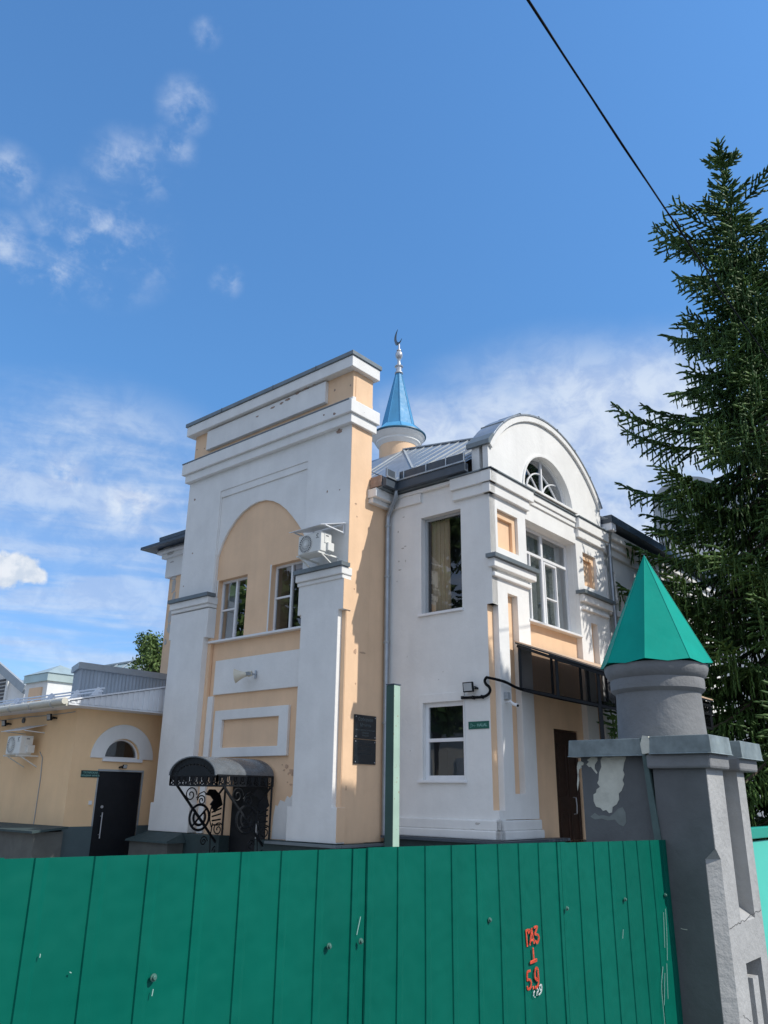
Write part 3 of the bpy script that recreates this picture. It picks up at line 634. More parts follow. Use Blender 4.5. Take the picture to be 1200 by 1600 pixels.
# downpipes
def pipe(pts, r=.045, nm='downpipe', clamps=()):
    q = MB(); q.tube(pts, r, 12); o = q.build(nm, GALV, mq, smooth=True)
    for (p, ax) in clamps:
        c = MB(); c.lathe(Vector(p)-Vector((0,0,.02)), [(r+.006,0),(r+.010,.01),(r+.010,.03),(r+.006,.04)], 12); c.build('pipe_clamp', GCAP, o)
    return o
pipe([B(.36,.97,7.44),B(.36,.97,7.30),B(.10,1.06,7.0),B(.08,1.06,6.9),B(.08,1.06,5.0),B(.08,1.06,3.0),B(.08,1.06,.95)], .048, clamps=[(B(.08,1.06,z),0) for z in (6.75,5.7,4.4,2.9)])
pipe([B(2.56,6.05,7.6),B(2.56,6.05,7.45),B(2.42,6.25,7.2),B(2.42,6.25,0.1)], .05, clamps=[(B(2.42,6.25,z),0) for z in (6.9,5.6,4.0)])
q = MB(); q.box(2.42,2.68,5.92,6.15,7.42,7.62); q.build('rain_hopper', WSHEET, mq, bevel=.02)
# tower corner notch bracket
# ---- minaret ------------------------------------------------------------------
mc = B(-2.5,4.5,0)
m_ = MB(); m_.lathe(mc, [(.51,9.0),(.51,10.42),(.53,10.43),(.53,10.47)], 48); dm = m_.build('minaret_drum', PEACH, mq, smooth=True)
m_ = MB(); m_.lathe(mc, [(.51,10.38),(.535,10.40),(.56,10.45),(.595,10.48),(.60,10.53),(.645,10.56),(.675,10.63),(.71,10.66),(.715,10.70),(.66,10.71)], 48); m_.build('minaret_cornice', WHITE2, mq, smooth=True)
ang = math.atan2(-mc.y, -mc.x)
r0 = ang + math.radians(22.5) - math.radians(16)
m_ = MB(); m_.lathe(mc, [(.735,10.69),(.75,10.705),(.745,10.735),(.70,10.745)], 48); m_.build('spire_rim', mat('spire_rim_dark', (.03,.12,.19), .5), mq, smooth=True)
m_ = MB(); m_.lathe(mc, [(.74,10.735),(.50,10.97),(.46,10.99),(.085,12.66),(.085,12.67)], 8, r0); m_.build('spire', BLUE, mq)
m_ = MB()
for i in range(8):
    a = r0+2*math.pi*i/8; d_ = Vector((math.cos(a), math.sin(a), 0))
    m_.bar(mc+d_*.46+Vector((0,0,10.99)), mc+d_*.087+Vector((0,0,12.66)), .016, .016); m_.bar(mc+d_*.74+Vector((0,0,10.735)), mc+d_*.50+Vector((0,0,10.97)), .016,.016)
m_.build('spire_seam', BLUE, mq)
fin = [(.14,12.02),(.155,12.05),(.14,12.09),(.10,12.11),(.105,12.28),(.15,12.31),(.155,12.335),(.12,12.36),(.07,12.40),(.055,12.50),(.06,12.60),(.09,12.66),(.125,12.72),(.135,12.80),(.12,12.88),(.08,12.93),(.07,12.95),(.09,12.97),(.085,13.0),(.035,13.02),(.03,13.25)]
m_ = MB(); m_.lathe(mc, [(r_i*.78, 12.64+(z_i-12.02)*.78) for r_i, z_i in fin], 24); m_.build('finial', SILVER, mq, smooth=True)
# crescent, in a vertical plane turned to the street
def crescent():
    cz_ = 13.87; R1, R2 = .27, .25
    n = 26; pts_o = []; pts_i = []
    off = .10
    for i in range(n+1):
        t = math.radians(-215 + 215*i/n - 0)
        pts_o.append((math.cos(t)*R1, math.sin(t)*R1))
    ctr = Vector((math.cos(math.radians(72)), math.sin(math.radians(72))))*off
    for i in range(n+1):
        t = math.radians(-215 + 215*i/n)
        f_ = max(0.0, math.sin(math.pi*i/n))
        th = .115*f_**1.1+.006
        pts_i.append((math.cos(t)*(R1-th), math.sin(t)*(R1-th)))
    tilt = math.radians(-42)
    ex = Vector((math.cos(math.radians(5)), math.sin(math.radians(5)), 0)); ex = (U*.55+W*-.25).normalized()
    def P(a, z, o):
        a2 = a*math.cos(tilt)-z*math.sin(tilt); z2 = a*math.sin(tilt)+z*math.cos(tilt)
        nrm = ex.cross(Vector((0,0,1)))
        return mc + ex*(a2-.02) + Vector((0,0,cz_+z2)) + nrm*o
    q = MB(); k_ = len(pts_o); vs = []
    for i in range(k_):
        f_ = max(0.0, math.sin(math.pi*i/(k_-1))); th = .04*f_+.004
        ao, ai = Vector(pts_o[i]), Vector(pts_i[i]); mm = (ao+ai)/2
        vs += [P(ao.x,ao.y,0), P(mm.x,mm.y,th), P(ai.x,ai.y,0), P(mm.x,mm.y,-th)]
    fs = []
    for i in range(k_-1):
        for j in range(4): fs.append((4*i+j, 4*i+(j+1) % 4, 4*(i+1)+(j+1) % 4, 4*(i+1)+j))
    fs += [(0,1,2,3), tuple(range(4*k_-4, 4*k_))]
    q.add(vs, fs); q.build('crescent', mat('dark_crescent_metal', (.10,.13,.16), .35, metal=.6), mq, smooth=True)
crescent()

# ================================================================== IRON DOOR CANOPY (tower)
def iron_canopy():
    u0,u1,w0 = -3.10,-1.74,-1.30; zt,zb = 1.93,1.76
    r = thing('iron_door_canopy', 'black wrought iron barrel canopy with scroll brackets over the tower door', 'door canopy', B(-2.4,0,1.75))
    uc = (u0+u1)/2; hw = (u1-u0)/2
    prof = [(uc+hw*math.cos(math.radians(t)), zt+.33*math.sin(math.radians(t))) for t in range(0,181,9)]
    m_ = MB(); prof2 = [(uc+(hw-.02)*math.cos(math.radians(t)), zt+.31*math.sin(math.radians(t))) for t in range(180,-1,-9)]
    P = lambda a,z,o: B(a,o,z)
    m_.prism(P, prof+prof2, [], w0-.05, .02); m_.build('barrel_roof', IRONROOF, r, smooth=True)
    # arched front tracery
    f = MB(); 
    f.prism(P, [(uc+(hw-.02)*math.cos(math.radians(t)), zt+.31*math.sin(math.radians(t))) for t in range(0,181,9)]+[(uc+(hw-.17)*math.cos(math.radians(t)), zt+.20*math.sin(math.radians(t))) for t in range(180,-1,-9)], [], w0-.01, w0+.01)
    f.prism(P, [(uc+(hw-.20)*math.cos(math.radians(t)), zt+.175*math.sin(math.radians(t))) for t in range(0,181,9)], [], w0-.006, w0+.006)
    for t in range(8,180,12):
        c_, s_ = math.cos(math.radians(t)), math.sin(math.radians(t))
        f.bar(B(uc+(hw-.04)*c_, w0, zt+.30*s_), B(uc+(hw-.2)*c_, w0, zt+.17*s_), .02, .02)
    f.build('arched_tracery', BLACK, r)
    # fringe: rails with pendants, on three sides
    fr_ = MB()
    def fringe(a, b, n):
        a = Vector(a); b = Vector(b); z = Vector((0,0,1))
        fr_.bar(a+z*.0, b+z*.0, .025, .03); fr_.bar(a-z*.17, b-z*.17, .025, .025)
        for i in range(n):
            p = a+(b-a)*((i+.5)/n); q = a+(b-a)*(i/n)
            fr_.bar(q, q-z*.17, .03, .03)
            s = (b-a)/n*.28
            fr_.bar(p-s+z*0, p-s-z*.07, .02, .02); fr_.bar(p+s, p+s-z*.07, .02, .02); fr_.bar(p, p-z*.09, .014, .014)
            fr_.tube([p-s-z*.07, p-s*.8-z*.105, p-z*.12, p+s*.8-z*.105, p+s-z*.07], .010, 6)
            fr_.tube([p-s*1.5-z*.17, p-z*.125, p+s*1.5-z*.17], .009, 6)
        fr_.bar(b, b-z*.17, .03, .03)
    fringe(B(u0,w0,zt), B(u1,w0,zt), 8); fringe(B(u1,w0,zt), B(u1,.0,zt), 8); fringe(B(u0,w0,zt), B(u0,.0,zt), 8)
    fr_.build('fringe', BLACK, r)
    for uu in (u0+.01, u1-.01):
        b_ = MB(); Q = lambda w,z: B(uu,w,z)
        b_.bar(Q(-.01,1.93), Q(-.01,.45), .035, .035)
        b_.bar(Q(-1.15,1.76), Q(-.02,.62), .035, .035, up=U)
        b_.bar(Q(-.05,1.74), Q(-.34,1.42), .03, .03, up=U)
        # medallion: ring, crescent and crossed bars
        cw, cz_ = -.58, 1.20
        def ring(cw_, cz__, R, rr, a0=0, a1=360, n=28):
            pts = [Q(cw_+math.cos(math.radians(a0+(a1-a0)*i/n))*R, cz__+math.sin(math.radians(a0+(a1-a0)*i/n))*R) for i in range(n+1)]
            b_.tube(pts[:-1] if a1-a0 == 360 else pts, rr, 6, closed=(a1-a0 == 360))
        ring(cw,cz_,.225,.024); ring(cw,cz_,.135,.024,140,400)
        b_.bar(Q(cw-.17,cz_+.17),Q(cw+.17,cz_-.17),.035,.02,up=U); b_.bar(Q(cw-.17,cz_-.17),Q(cw+.17,cz_+.17),.03,.02,up=U)
        def scroll(cw_, cz__, R, turns=1.6, start=0, sgn=1, rr=.0115):
            n = 30; b_.tube([Q(cw_+sgn*math.cos(start+turns*2*math.pi*i/n)*R*(1-i/n*.85), cz__+math.sin(start+turns*2*math.pi*i/n)*R*(1-i/n*.85)) for i in range(n+1)], rr, 5)
        scroll(-.82,1.60,.14); scroll(-.56,1.50,.10,sgn=-1); scroll(-.12,.98,.13); scroll(-.44,.78,.09); scroll(-.12,.60,.10,sgn=-1)
        b_.tube([Q(-.68,1.54),Q(-.62,1.62),Q(-.52,1.66),Q(-.44,1.60)], .011, 5); b_.tube([Q(-.26,1.10),Q(-.29,.85),Q(-.27,.55),Q(-.2,.48),Q(-.06,.5)], .011, 5)
        # leaf plate with ribs
        PP = lambda a,z,o: B(uu+o,a,z)
        b_.prism(PP, [(-.48,1.60),(-.40,1.70),(-.26,1.70),(-.12,1.60),(-.05,1.42),(-.16,1.36),(-.22,1.28),(-.30,1.36),(-.28,1.50),(-.36,1.58)], [], -.006, .006)
        for i in range(5): b_.bar(Q(-.31+.01*i,1.36-.075*i), Q(-.07,1.46-.10*i), .028, .012, up=U)
        b_.tube([Q(-.30,1.44),Q(-.335,1.3),Q(-.33,1.15),Q(-.28,1.02)], .012, 6)
        b_.build('scroll_bracket', BLACK, r)
iron_canopy()

# ================================================================== STEEL CANOPY on the gable side
def steel_canopy():
    w0,w1 = 1.85,5.30
    r = thing('steel_lean_to_canopy', 'dark steel lean-to canopy with sloping roof sheet over the brown side door', 'canopy', B(2.5,3.5,3.4))
    def top(u): return 4.27-(u-2.46)*.385
    def bot(u): return 3.44-(u-2.50)*.25
    P = lambda a,z,o: B(a,o,z); ue = 4.65
    m_ = MB(); m_.prism(P, [(2.46,top(2.46)),(ue,top(ue)),(ue,top(ue)-.03),(2.46,top(2.46)-.03)], [], w0-.02, w1+.05); rs = m_.build('roof_sheet', CANB, r)
    m_ = MB(); m_.prism(P, [(2.46,top(2.46)+.025),(ue,top(ue)+.025),(ue,top(ue)+.002),(2.46,top(2.46)+.002)], [], w0-.05, w1+.08); m_.build('edge_trim', CANE, r)
    m_ = MB()
    for w in (w0, 3.0, 4.15, w1):
        up = W
        m_.bar(B(2.50,w,top(2.5)-.06),B(ue-.05,w,top(ue)-.06),.05,.06,up=up); m_.bar(B(2.50,w,bot(2.5)),B(ue-.05,w,bot(ue-.05)),.045,.05,up=up)
        for u in (2.53,3.25,4.0,ue-.06): m_.bar(B(u,w,top(u)-.06),B(u,w,bot(u)),.045,.045)
    for u,zz in ((ue-.06,top(ue)-.1),(ue-.06,bot(ue)),(ue-.06,(top(ue)+bot(ue))/2),(4.0,bot(4.0)),(3.25,top(3.25)-.08),(2.53,bot(2.53))):
        m_.bar(B(u,w0,zz),B(u,w1,zz),.045,.045)
    m_.build('frame', BLACK, r)
    m_ = MB(); m_.add([B(ue-.06,w0+.03,bot(ue)),B(ue-.06,w1-.03,bot(ue)),B(ue-.06,w1-.03,top(ue)-.05),B(ue-.06,w0+.03,top(ue)-.05)], [(0,1,2,3)]); m_.build('smoked_shade_front', SMOKE, r)  # see-through infill, tinted dark to add shade under the roof
    for w in (w0+.03, w1-.03):
        m_ = MB(); m_.add([B(2.5,w,bot(2.5)),B(ue-.06,w,bot(ue-.06)),B(ue-.06,w,top(ue)-.05),B(2.5,w,top(2.5)-.05)], [(0,1,2,3)]); m_.build('smoked_shade_side', SMOKE, r)  # side infill, its tint standing in for the shade behind
    for w in (w0,w1):
        m_ = MB(); m_.bar(B(4.0,w,bot(4.0)),B(4.0,w,0),.06,.06); m_.build('post', BLACK, r)
steel_canopy()

# ================================================================== AIR CONDITIONERS
def ac_unit():
    u0,u1,w0,w1,z0,z1 = -.83,-.22,-.52,-.24,5.93,6.31
    r = thing('air_conditioner', 'white outdoor air conditioner under a folded sheet shade high on the tower', 'air conditioner', B(-.5,-.3,5.9), 'outdoor air conditioners')
    m_ = MB(); m_.box(u0,u1,w0,w1,z0,z1); bd = m_.build('casing', ACW, r, bevel=.015)
    m_ = MB(); P = lambda a,z,o: B(a,o,z); cu,cz_ = -.625,6.12; 
    m_.prism(P, [(cu+.17*math.cos(t*math.pi/18),cz_+.17*math.sin(t*math.pi/18)) for t in range(36)], [], w0-.004, w0+.004); gr = m_.build('fan_grille', ACD, r)
    m_ = MB()
    for t in range(24):
        a = t*math.pi/12; m_.bar(B(cu+.035*math.cos(a),w0-.008,cz_+.035*math.sin(a)), B(cu+.17*math.cos(a+.25),w0-.008,cz_+.17*math.sin(a+.25)), .009,.008, up=W)
    for R in (.17,.12,.075): m_.tube([B(cu+R*math.cos(t*math.pi/14),w0-.008,cz_+R*math.sin(t*math.pi/14)) for t in range(28)], .005, 5, closed=True)
    m_.prism(P, [(cu+.04*math.cos(t*math.pi/8),cz_+.04*math.sin(t*math.pi/8)) for t in range(16)], [], w0-.016, w0-.004)
    m_.build('grille_spoke', ACW, gr)
    m_ = MB(); pc_ = (-.31,6.245)
    m_.prism(P, [(pc_[0]+.032*math.cos(math.radians(t)),pc_[1]+.032*math.sin(math.radians(t))) for t in range(20,281,20)]+[(pc_[0]+.004+.019*math.cos(math.radians(t)),pc_[1]+.019*math.sin(math.radians(t))) for t in range(280,19,-20)], [], w0-.004, w0-.001)
    m_.prism(P, rect(-.355,-.27,6.19,6.200), [], w0-.004, w0-.001)
    m_.build('round_logo', ACD, r)
    m_ = MB(); m_.box(u1-.002,u1+.012,w0+.09,w1-.01,z0+.17,z1-.03); m_.box(u1-.002,u1+.05,w0+.15,w1+.03,z0+.03,z0+.19); m_.build('service_cover', ACW, r, bevel=.01)
    m_ = MB(); m_.box(u1+.012,u1+.016,w0+.12,w0+.19,z1-.075,z1-.055); m_.build('grip', ACD, r)
    m_ = MB()
    for u in (u0+.02,u1-.03):
        m_.bar(B(u,w0-.04,z0-.03),B(u,-.01,z0-.03),.03,.03); m_.bar(B(u,w0+.05,z0-.04),B(u,-.01,z0-.28),.025,.02); m_.bar(B(u,-.015,z0-.02),B(u,-.015,z0-.30),.03,.02)
    m_.prism(P, [(u0+.02,z0-.012),(u1-.02,z0-.012),(u1-.02,z0-.002),(u0+.02,z0-.002)], [], w0+.02, w1)
    m_.build('bracket', ACW, r)
    m_ = MB(); m_.hexa([B(-1.03,-.60,6.405),B(-.16,-.60,6.405),B(-.06,-.03,6.56),B(-1.03,-.03,6.56),B(-1.03,-.60,6.415),B(-.16,-.60,6.415),B(-.06,-.03,6.57),B(-1.03,-.03,6.57)]); m_.build('rain_shade', WSHEET, r)
    m_ = MB()
    for u in (-.95,-.12): m_.bar(B(u,-.02,6.60),B(u,-.02,6.36),.03,.02); m_.bar(B(u,-.02,6.38),B(u,-.52,6.41),.02,.02)
    m_.build('shade_arm', WSHEET, r)
    return r
ac = ac_unit()
ac2 = copy_tree(ac); ac2.location = ac.location + (U*(-7.17)+W*(-1.62)+Vector((0,0,-3.57)))
ac2['label'] = 'white outdoor air conditioner on the peach annex wall at the left edge, below two floodlights'

# ================================================================== SIGNS, LAMPS AND SMALL FIXTURES
def text_mesh(txt, size, P, a, z, m, parent, name='lettering', d=.004, align='LEFT', sx=1.0, bold=0.0):
    cu = bpy.data.curves.new(name, 'FONT'); cu.body = txt; cu.size = size; cu.align_x = align; cu.extrude = .0008; cu.offset = bold
    o = bpy.data.objects.new('tmp', cu); COL.objects.link(o)
    bpy.context.view_layer.update()
    me = bpy.data.meshes.new_from_object(o.evaluated_get(bpy.context.evaluated_depsgraph_get()))
    bpy.data.objects.remove(o); bpy.data.curves.remove(cu)
    loc = Vector(parent['_o'])
    for v in me.vertices:
        v.co = P(a+v.co.x*sx, z+v.co.y, d+v.co.z) - loc
    me.name = name; me.materials.clear(); me.materials.append(m)
    ob = bpy.data.objects.new(name, me); COL.objects.link(ob); ob.parent = parent; ob['_o'] = tuple(loc)
    return ob
# plaques on the sunny side of the tower
def plaque(z0, z1, label, lines):
    m_ = MB(); FS.box(m_, .275,.865,z0,z1,0,.025); o = m_.build('wall_plaque', PLQ, loc=B(0,.57,z0), bevel=.003); tag(o, label, 'plaque', 'wall plaques')
    m_ = MB()
    for a,z in ((.31,z0+.035),(.83,z0+.035),(.31,z1-.035),(.83,z1-.035)): m_.prism(FS.P, [(a+.010*math.cos(t*math.pi/4),z+.010*math.sin(t*math.pi/4)) for t in range(8)], [], .025, .032)
    m_.build('screw', SILVER, o)
    for (tx, sz, zz, mm) in lines: text_mesh(tx, sz, FS.P, .57, zz, mm, o, d=.0262, align='CENTER')
    return o
plaque(2.59,3.005,'dark granite plaque on the sunny tower side, upper one of the two', [('Соборная',.085,2.90,LETD),('Мечеть',.085,2.80,LETD),('мусульманская религиозная',.038,2.73,LETD),('община',.05,2.68,LETD),('махалля',.045,2.635,LETD)])
plaque(2.155,2.575,'dark granite plaque on the sunny tower side, lower one with screws', [('АЛЬ МАСДЖИД',.055,2.48,PLQ2 if False else mat('faint_lettering', (.03,.04,.045), .5)),('АЛЬ ДЖАМИ',.055,2.40,mat('faint_lettering', (.03,.04,.045))),('ул. Казанская 8',.05,2.32,mat('faint_lettering', (.03,.04,.045)))])
# HALAL sign
m_ = MB(); F3.box(m_,1.885,2.30,2.725,2.85,0,.012); hs = m_.build('wall_sign', GSIGN, loc=B(2.09,1.15,2.73)); tag(hs, 'small green sign with the word HALAL beside the ground floor window', 'sign')
text_mesh('HALAL', .068, F3.P, 2.06, 2.765, LETG, hs, d=.0132, bold=.001)
m_ = MB(); m_.tube([F3.P(1.915,2.755,.014),F3.P(1.94,2.755,.014),F3.P(1.938,2.80,.014),F3.P(1.93,2.815,.014),F3.P(1.955,2.81,.014),F3.P(1.975,2.79,.014),F3.P(1.965,2.765,.014)], .0035, 5); m_.tube([F3.P(1.98,2.775,.014),F3.P(2.0,2.79,.014),F3.P(2.005,2.77,.014),F3.P(2.03,2.785,.014)], .0035, 5); m_.build('lettering', LETG, hs)
# floodlight above the ground floor window
def floodlight(c, F, label, sz=.09, group=None, tilt=.05):
    """c=(a,z): lamp hangs on face F"""
    a,z = c; r = thing('floodlight', label, 'floodlight', F.P(a,z,.1), group)
    m_ = MB(); p = [F.P(a-sz,z-sz*.8,.09+tilt),F.P(a+sz,z-sz*.8,.09+tilt),F.P(a+sz,z-sz*.8,.05+tilt),F.P(a-sz,z-sz*.8,.05+tilt),F.P(a-sz,z+sz*.8,.09-tilt+.12),F.P(a+sz,z+sz*.8,.09-tilt+.12),F.P(a+sz,z+sz*.8,.05-tilt+.12),F.P(a-sz,z+sz*.8,.05-tilt+.12)]
    m_.hexa(p); m_.build('housing', BLACK, r, bevel=.006)
    fr0 = .8; m_ = MB(); q = [F.P(a-sz*fr0,z-sz*.62,.094+tilt),F.P(a+sz*fr0,z-sz*.62,.094+tilt),F.P(a+sz*fr0,z+sz*.62,.094-tilt+.12),F.P(a-sz*fr0,z+sz*.62,.094-tilt+.12)]
    m_.add(q+[v-(F.P(0,0,1)-F.P(0,0,0))*.02 for v in q], [(0,1,2,3),(0,1,5,4),(1,2,6,5),(2,3,7,6),(3,0,4,7),(7,6,5,4)]); m_.build('lens', LAMPG, r)
    m_ = MB(); m_.bar(F.P(a+sz*1.1,z,.11),F.P(a+sz*1.1,z-.02,0),.015,.03); m_.bar(F.P(a-sz*1.1,z,.11),F.P(a-sz*1.1,z-.02,0),.015,.03); m_.bar(F.P(a-sz*1.1,z-.02,.01),F.P(a+sz*1.1,z-.02,.01),.03,.015); m_.build('bracket', BLACK, r)
    return r
floodlight((1.98,3.42), F3, 'square black floodlight above the green sign beside the ground floor window', .105)
# hose / cable duct
hp = [(1.79,3.26,.03),(1.90,3.255,.04),(2.12,3.245,.05),(2.25,3.25,.05),(2.34,3.29,.05),(2.375,3.35,.05),(2.35,3.41,.05),(2.29,3.46,.05),(2.27,3.52,.05),(2.31,3.56,.06),(2.37,3.555,.08)]
pts = [F3.P(a,z,o) for a,z,o in hp] + [B(2.54,1.30,3.50),B(2.56,1.85,3.42),B(2.60,3.2,3.38),B(2.60,5.2,3.38)]
m_ = MB(); m_.tube(smooth_path(pts), .024, 10); o = m_.build('cable_duct', RUBBER, loc=F3.P(1.79,3.26,0), smooth=True); tag(o, 'black bent cable duct running from beside the ground floor window to the steel canopy', 'cable duct')
m_ = MB(); m_.bar(F3.P(1.78,3.26,.0),F3.P(1.80,3.26,.06),.05,.05); m_.bar(F3.P(2.02,3.25,0),F3.P(2.02,3.25,.07),.02,.06); m_.bar(F3.P(2.2,3.25,0),F3.P(2.2,3.25,.07),.02,.06); m_.build('clip', BLACK, o)
# security camera on the pilaster
r = thing('security_camera', 'small white bullet camera under a grey box on the shaded pilaster', 'camera', B(2.5,1.45,3.2))
m_ = MB(); F4.box(m_,1.40,1.50,3.22,3.34,0,.08); m_.build('junction_box', GCAP, r, bevel=.008)
m_ = MB(); m_.tube([B(2.55,1.45,3.19),B(2.60,1.44,3.14),B(2.72,1.40,3.10)], [.02,.026,.03], 12); m_.tube([B(2.45,1.45,3.18),B(2.56,1.45,3.18)], .012, 8); m_.build('camera_body', PVC, r, smooth=True)
m_ = MB(); m_.tube([B(2.72,1.40,3.10),B(2.728,1.397,3.098)], .022, 12); m_.build('lens', BLACK, r)
# horn loudspeaker on the tower
r = thing('horn_loudspeaker', 'cream horn loudspeaker on the white panel of the tower', 'loudspeaker', FT.P(-2.6,3.9,0))
def cone_along(p, d, prof, n=20):
    d = Vector(d).normalized(); x = d.orthogonal().normalized(); y = d.cross(x); m_ = MB(); vs = []; fs = []
    for r_i, t in prof: vs += [Vector(p)+d*t+(x*math.cos(2*math.pi*k_/n)+y*math.sin(2*math.pi*k_/n))*r_i for k_ in range(n)]
    for i in range(len(prof)-1):
        for k_ in range(n): fs.append((i*n+k_, i*n+(k_+1) % n, (i+1)*n+(k_+1) % n, (i+1)*n+k_))
    fs.append(tuple(range((len(prof)-1)*n, len(prof)*n)))
    m_.add(vs, fs); return m_
hd = (-U*.80 - W*.58 - Vector((0,0,.16)))
cone_along(FT.P(-2.50,3.87,.16), hd, [(.05,-.10),(.06,-.04),(.058,-.02),(.045,0),(.055,.06),(.085,.14),(.135,.235),(.14,.245),(.125,.24),(.07,.14),(.04,.06),(.0,.06)]).build('horn', mat('cream_horn', (.66,.62,.50), .5), r, smooth=True)
m_ = MB(); m_.bar(FT.P(-2.46,3.87,.18),FT.P(-2.46,3.88,-.045),.04,.03); m_.bar(FT.P(-2.46,3.80,-.02),FT.P(-2.46,3.96,-.02),.06,.03); m_.bar(FT.P(-2.40,3.87,.18),FT.P(-2.52,3.87,.18),.05,.07); m_.build('bracket', GALV, r)

# ================================================================== ANNEX
an = thing('annex_building', 'low peach annex with half moon window and black door left of the tower', 'annex', B(-6.5,-1.0,0))
FA = Face('w', -1.69); FB = Face('u', -6.008)
mb = MB(); FA.prism(mb, rect(-11.5,-6.2,0,3.27), [], -.19, 0); mb.build('street_wall', PEACHD, an)
hm_in = arc(-.53,2.305,.42,0,180,20,rz=.40)
mb = MB(); FB.prism(mb, rect(-1.689,1.19,0,3.27), [rect(-1.03,.02,.001,2.035), hm_in], -.2, 0); mb.build('door_wall', PEACHD, an)
mb = MB(); mb.box(-11.5,-6.3,-1.4,3.5,0,3.2); mb.build('inner_core', DARKIN, an)
mb = MB(); FB.prism(mb, arc(-.53,2.30,.76,0,180,28,rz=.71), [list(reversed(arc(-.53,2.305,.43,0,180,20,rz=.41)))], .001, .03); mb.build('arch_surround', WHITE2, an, bevel=.006)
mb = MB(); FB.prism(mb, arc(-.53,2.305,.42,0,180,20,rz=.40), [list(reversed(arc(-.53,2.335,.385,0,180,20,rz=.34)))], -.12, -.06); wn = mb.build('window', PVC, an)
mb = MB(); FB.prism(mb, arc(-.53,2.31,.41,0,180,20,rz=.39), [], -.10, -.095); mb.build('pane', GLASS, wn)
mb = MB(); FB.box(mb,-1.00,-.04,2.235,2.30,-.06,.05); mb.build('sill', PVC, wn, bevel=.004)
mb = MB(); FB.box(mb,-1.02,.01,0,2.03,-.10,-.02); d_ = mb.build('door', DOORM, an, bevel=.004)
mb = MB(); mb.tube([FB.P(-.86,1.22,.04),FB.P(-.86,.72,.04)], .013, 10); mb.bar(FB.P(-.86,1.15,.04),FB.P(-.86,1.15,-.02),.015); mb.bar(FB.P(-.86,.79,.04),FB.P(-.86,.79,-.02),.015); mb.prism(FB.P, [(-.86+.03*math.cos(t*math.pi/6),1.33+.03*math.sin(t*math.pi/6)) for t in range(12)], [], -.021, .0); mb.build('handle', SILVER, d_, smooth=True)
mb = MB(); FA.box(mb,-11.5,-6.006,0,.955,-.05,.012); FB.box(mb,-1.70,-1.03,0,.955,-.05,.012); FB.box(mb,.02,1.19,0,.955,-.05,.012); mb.build('dado', mat('dark_teal_dado', (.085,.125,.135), .7, var=.1), an)
mb = MB(); mb.box(-9.6,-5.82,-2.35,-1.75,0,.88); mb.build('basement_entry', ROCKPL, an, bevel=.01)
mb = MB(); mb.hexa([B(-9.7,-2.45,.86),B(-5.72,-2.45,.86),B(-5.72,-1.72,.93),B(-9.7,-1.72,.93),B(-9.7,-2.45,.90),B(-5.72,-2.45,.90),B(-5.72,-1.72,.97),B(-9.7,-1.72,.97)]); mb.build('basement_lid', PLINTH, an)
# roof
zs = lambda w: 3.37+(w+2.25)*.215
mb = MB(); P = lambda a,z,o: B(o,a,z)
mb.prism(P, [(-2.25,3.37),(4.0,zs(4.0)),(4.0,zs(4.0)-.03),(-2.25,3.34)], [], -11.6, -5.47); rf2 = mb.build('roof_sheet', WSHEET, an)
mb = MB(); mb.box(-11.6,-5.50,-2.2,1.19,3.27,3.30); mb.build('soffit', WSHEET, an)
mb = MB(); n = 26
for i in range(n):    # corrugated side fascia
    w = -2.15+3.33*i/n; mb.prism(P, [(w,3.31),(w+3.33/n*.62,3.31),(w+3.33/n*.62,zs(w)-.035),(w,zs(w)-.035)], [], -5.515, -5.495)
mb.prism(P, [(-2.2,3.305),(1.19,3.305),(1.19,zs(1.19)-.036),(-2.2,3.335)], [], -5.535, -5.512)
mb.build('side_fascia', WSHEET, an)
mb = MB(); mb.tube([B(-11.7,-2.32,3.27),B(-5.45,-2.32,3.33)], .065, 12); gt = mb.build('gutter', CREAM, an, smooth=True)
mb = MB(); mb.box(-11.6,-5.47,-2.27,-2.24,3.24,3.38); mb.build('eave_board', CREAM, an)
mb = MB()
for u in (-5.75,-6.6,-7.7,-9.3,-10.9):
    if True:
        w = -1.45; z = zs(w); mb.prism(lambda a,zz,o: B(u+o,a,zz), [(w-.16,z-.02),(w+.10,z+.02),(w+.07,z+.14),(w,z+.17),(w-.05,z+.13),(w-.09,z+.05)], [], -.012, .012)
mb.tube([B(-11.4,-1.43,zs(-1.43)+.07),B(-5.6,-1.43,zs(-1.43)+.07)], .018, 8); mb.tube([B(-11.4,-1.40,zs(-1.40)+.13),B(-5.6,-1.40,zs(-1.40)+.13)], .018, 8)
mb.build('snow_guard', WSHEET, an)
# corrugated box on the roof
def corr(mb, a, b, z0, z1a, z1b, pitch=.09, dp=.018):
    a = Vector(a); b = Vector(b); L_ = (b-a).length; d = (b-a)/L_; nr = d.cross(Vector((0,0,1)))
    n = int(L_/pitch); vs = []
    for i in range(n*4+1):
        t = i/(n*4); off = (0,dp,dp,0)[i % 4]; p = a+(b-a)*t+nr*off
        zt = z1a+(z1b-z1a)*t; vs += [Vector((p.x,p.y,z0)), Vector((p.x,p.y,zt))]
    mb.add(vs, [(2*i,2*i+2,2*i+3,2*i+1) for i in range(n*4)])
mb = MB(); corr(mb, B(-6.8,-1.33,0), B(-6.8,3.6,0), 3.4, 4.22, 4.22); corr(mb, B(-7.55,-1.05,0), B(-6.8,-1.33,0), 3.4, 4.20, 4.22)
mb.build('roof_box_cladding', GSHEET, an)
mb = MB(); mb.hexa([B(-9,.6,3.3),B(-6.83,-1.28,3.3),B(-6.83,3.6,3.3),B(-9,3.6,3.3),B(-9,.6,4.2),B(-6.83,-1.28,4.2),B(-6.83,3.6,4.2),B(-9,3.6,4.2)]); mb.build('roof_box_core', GSHEET, an)
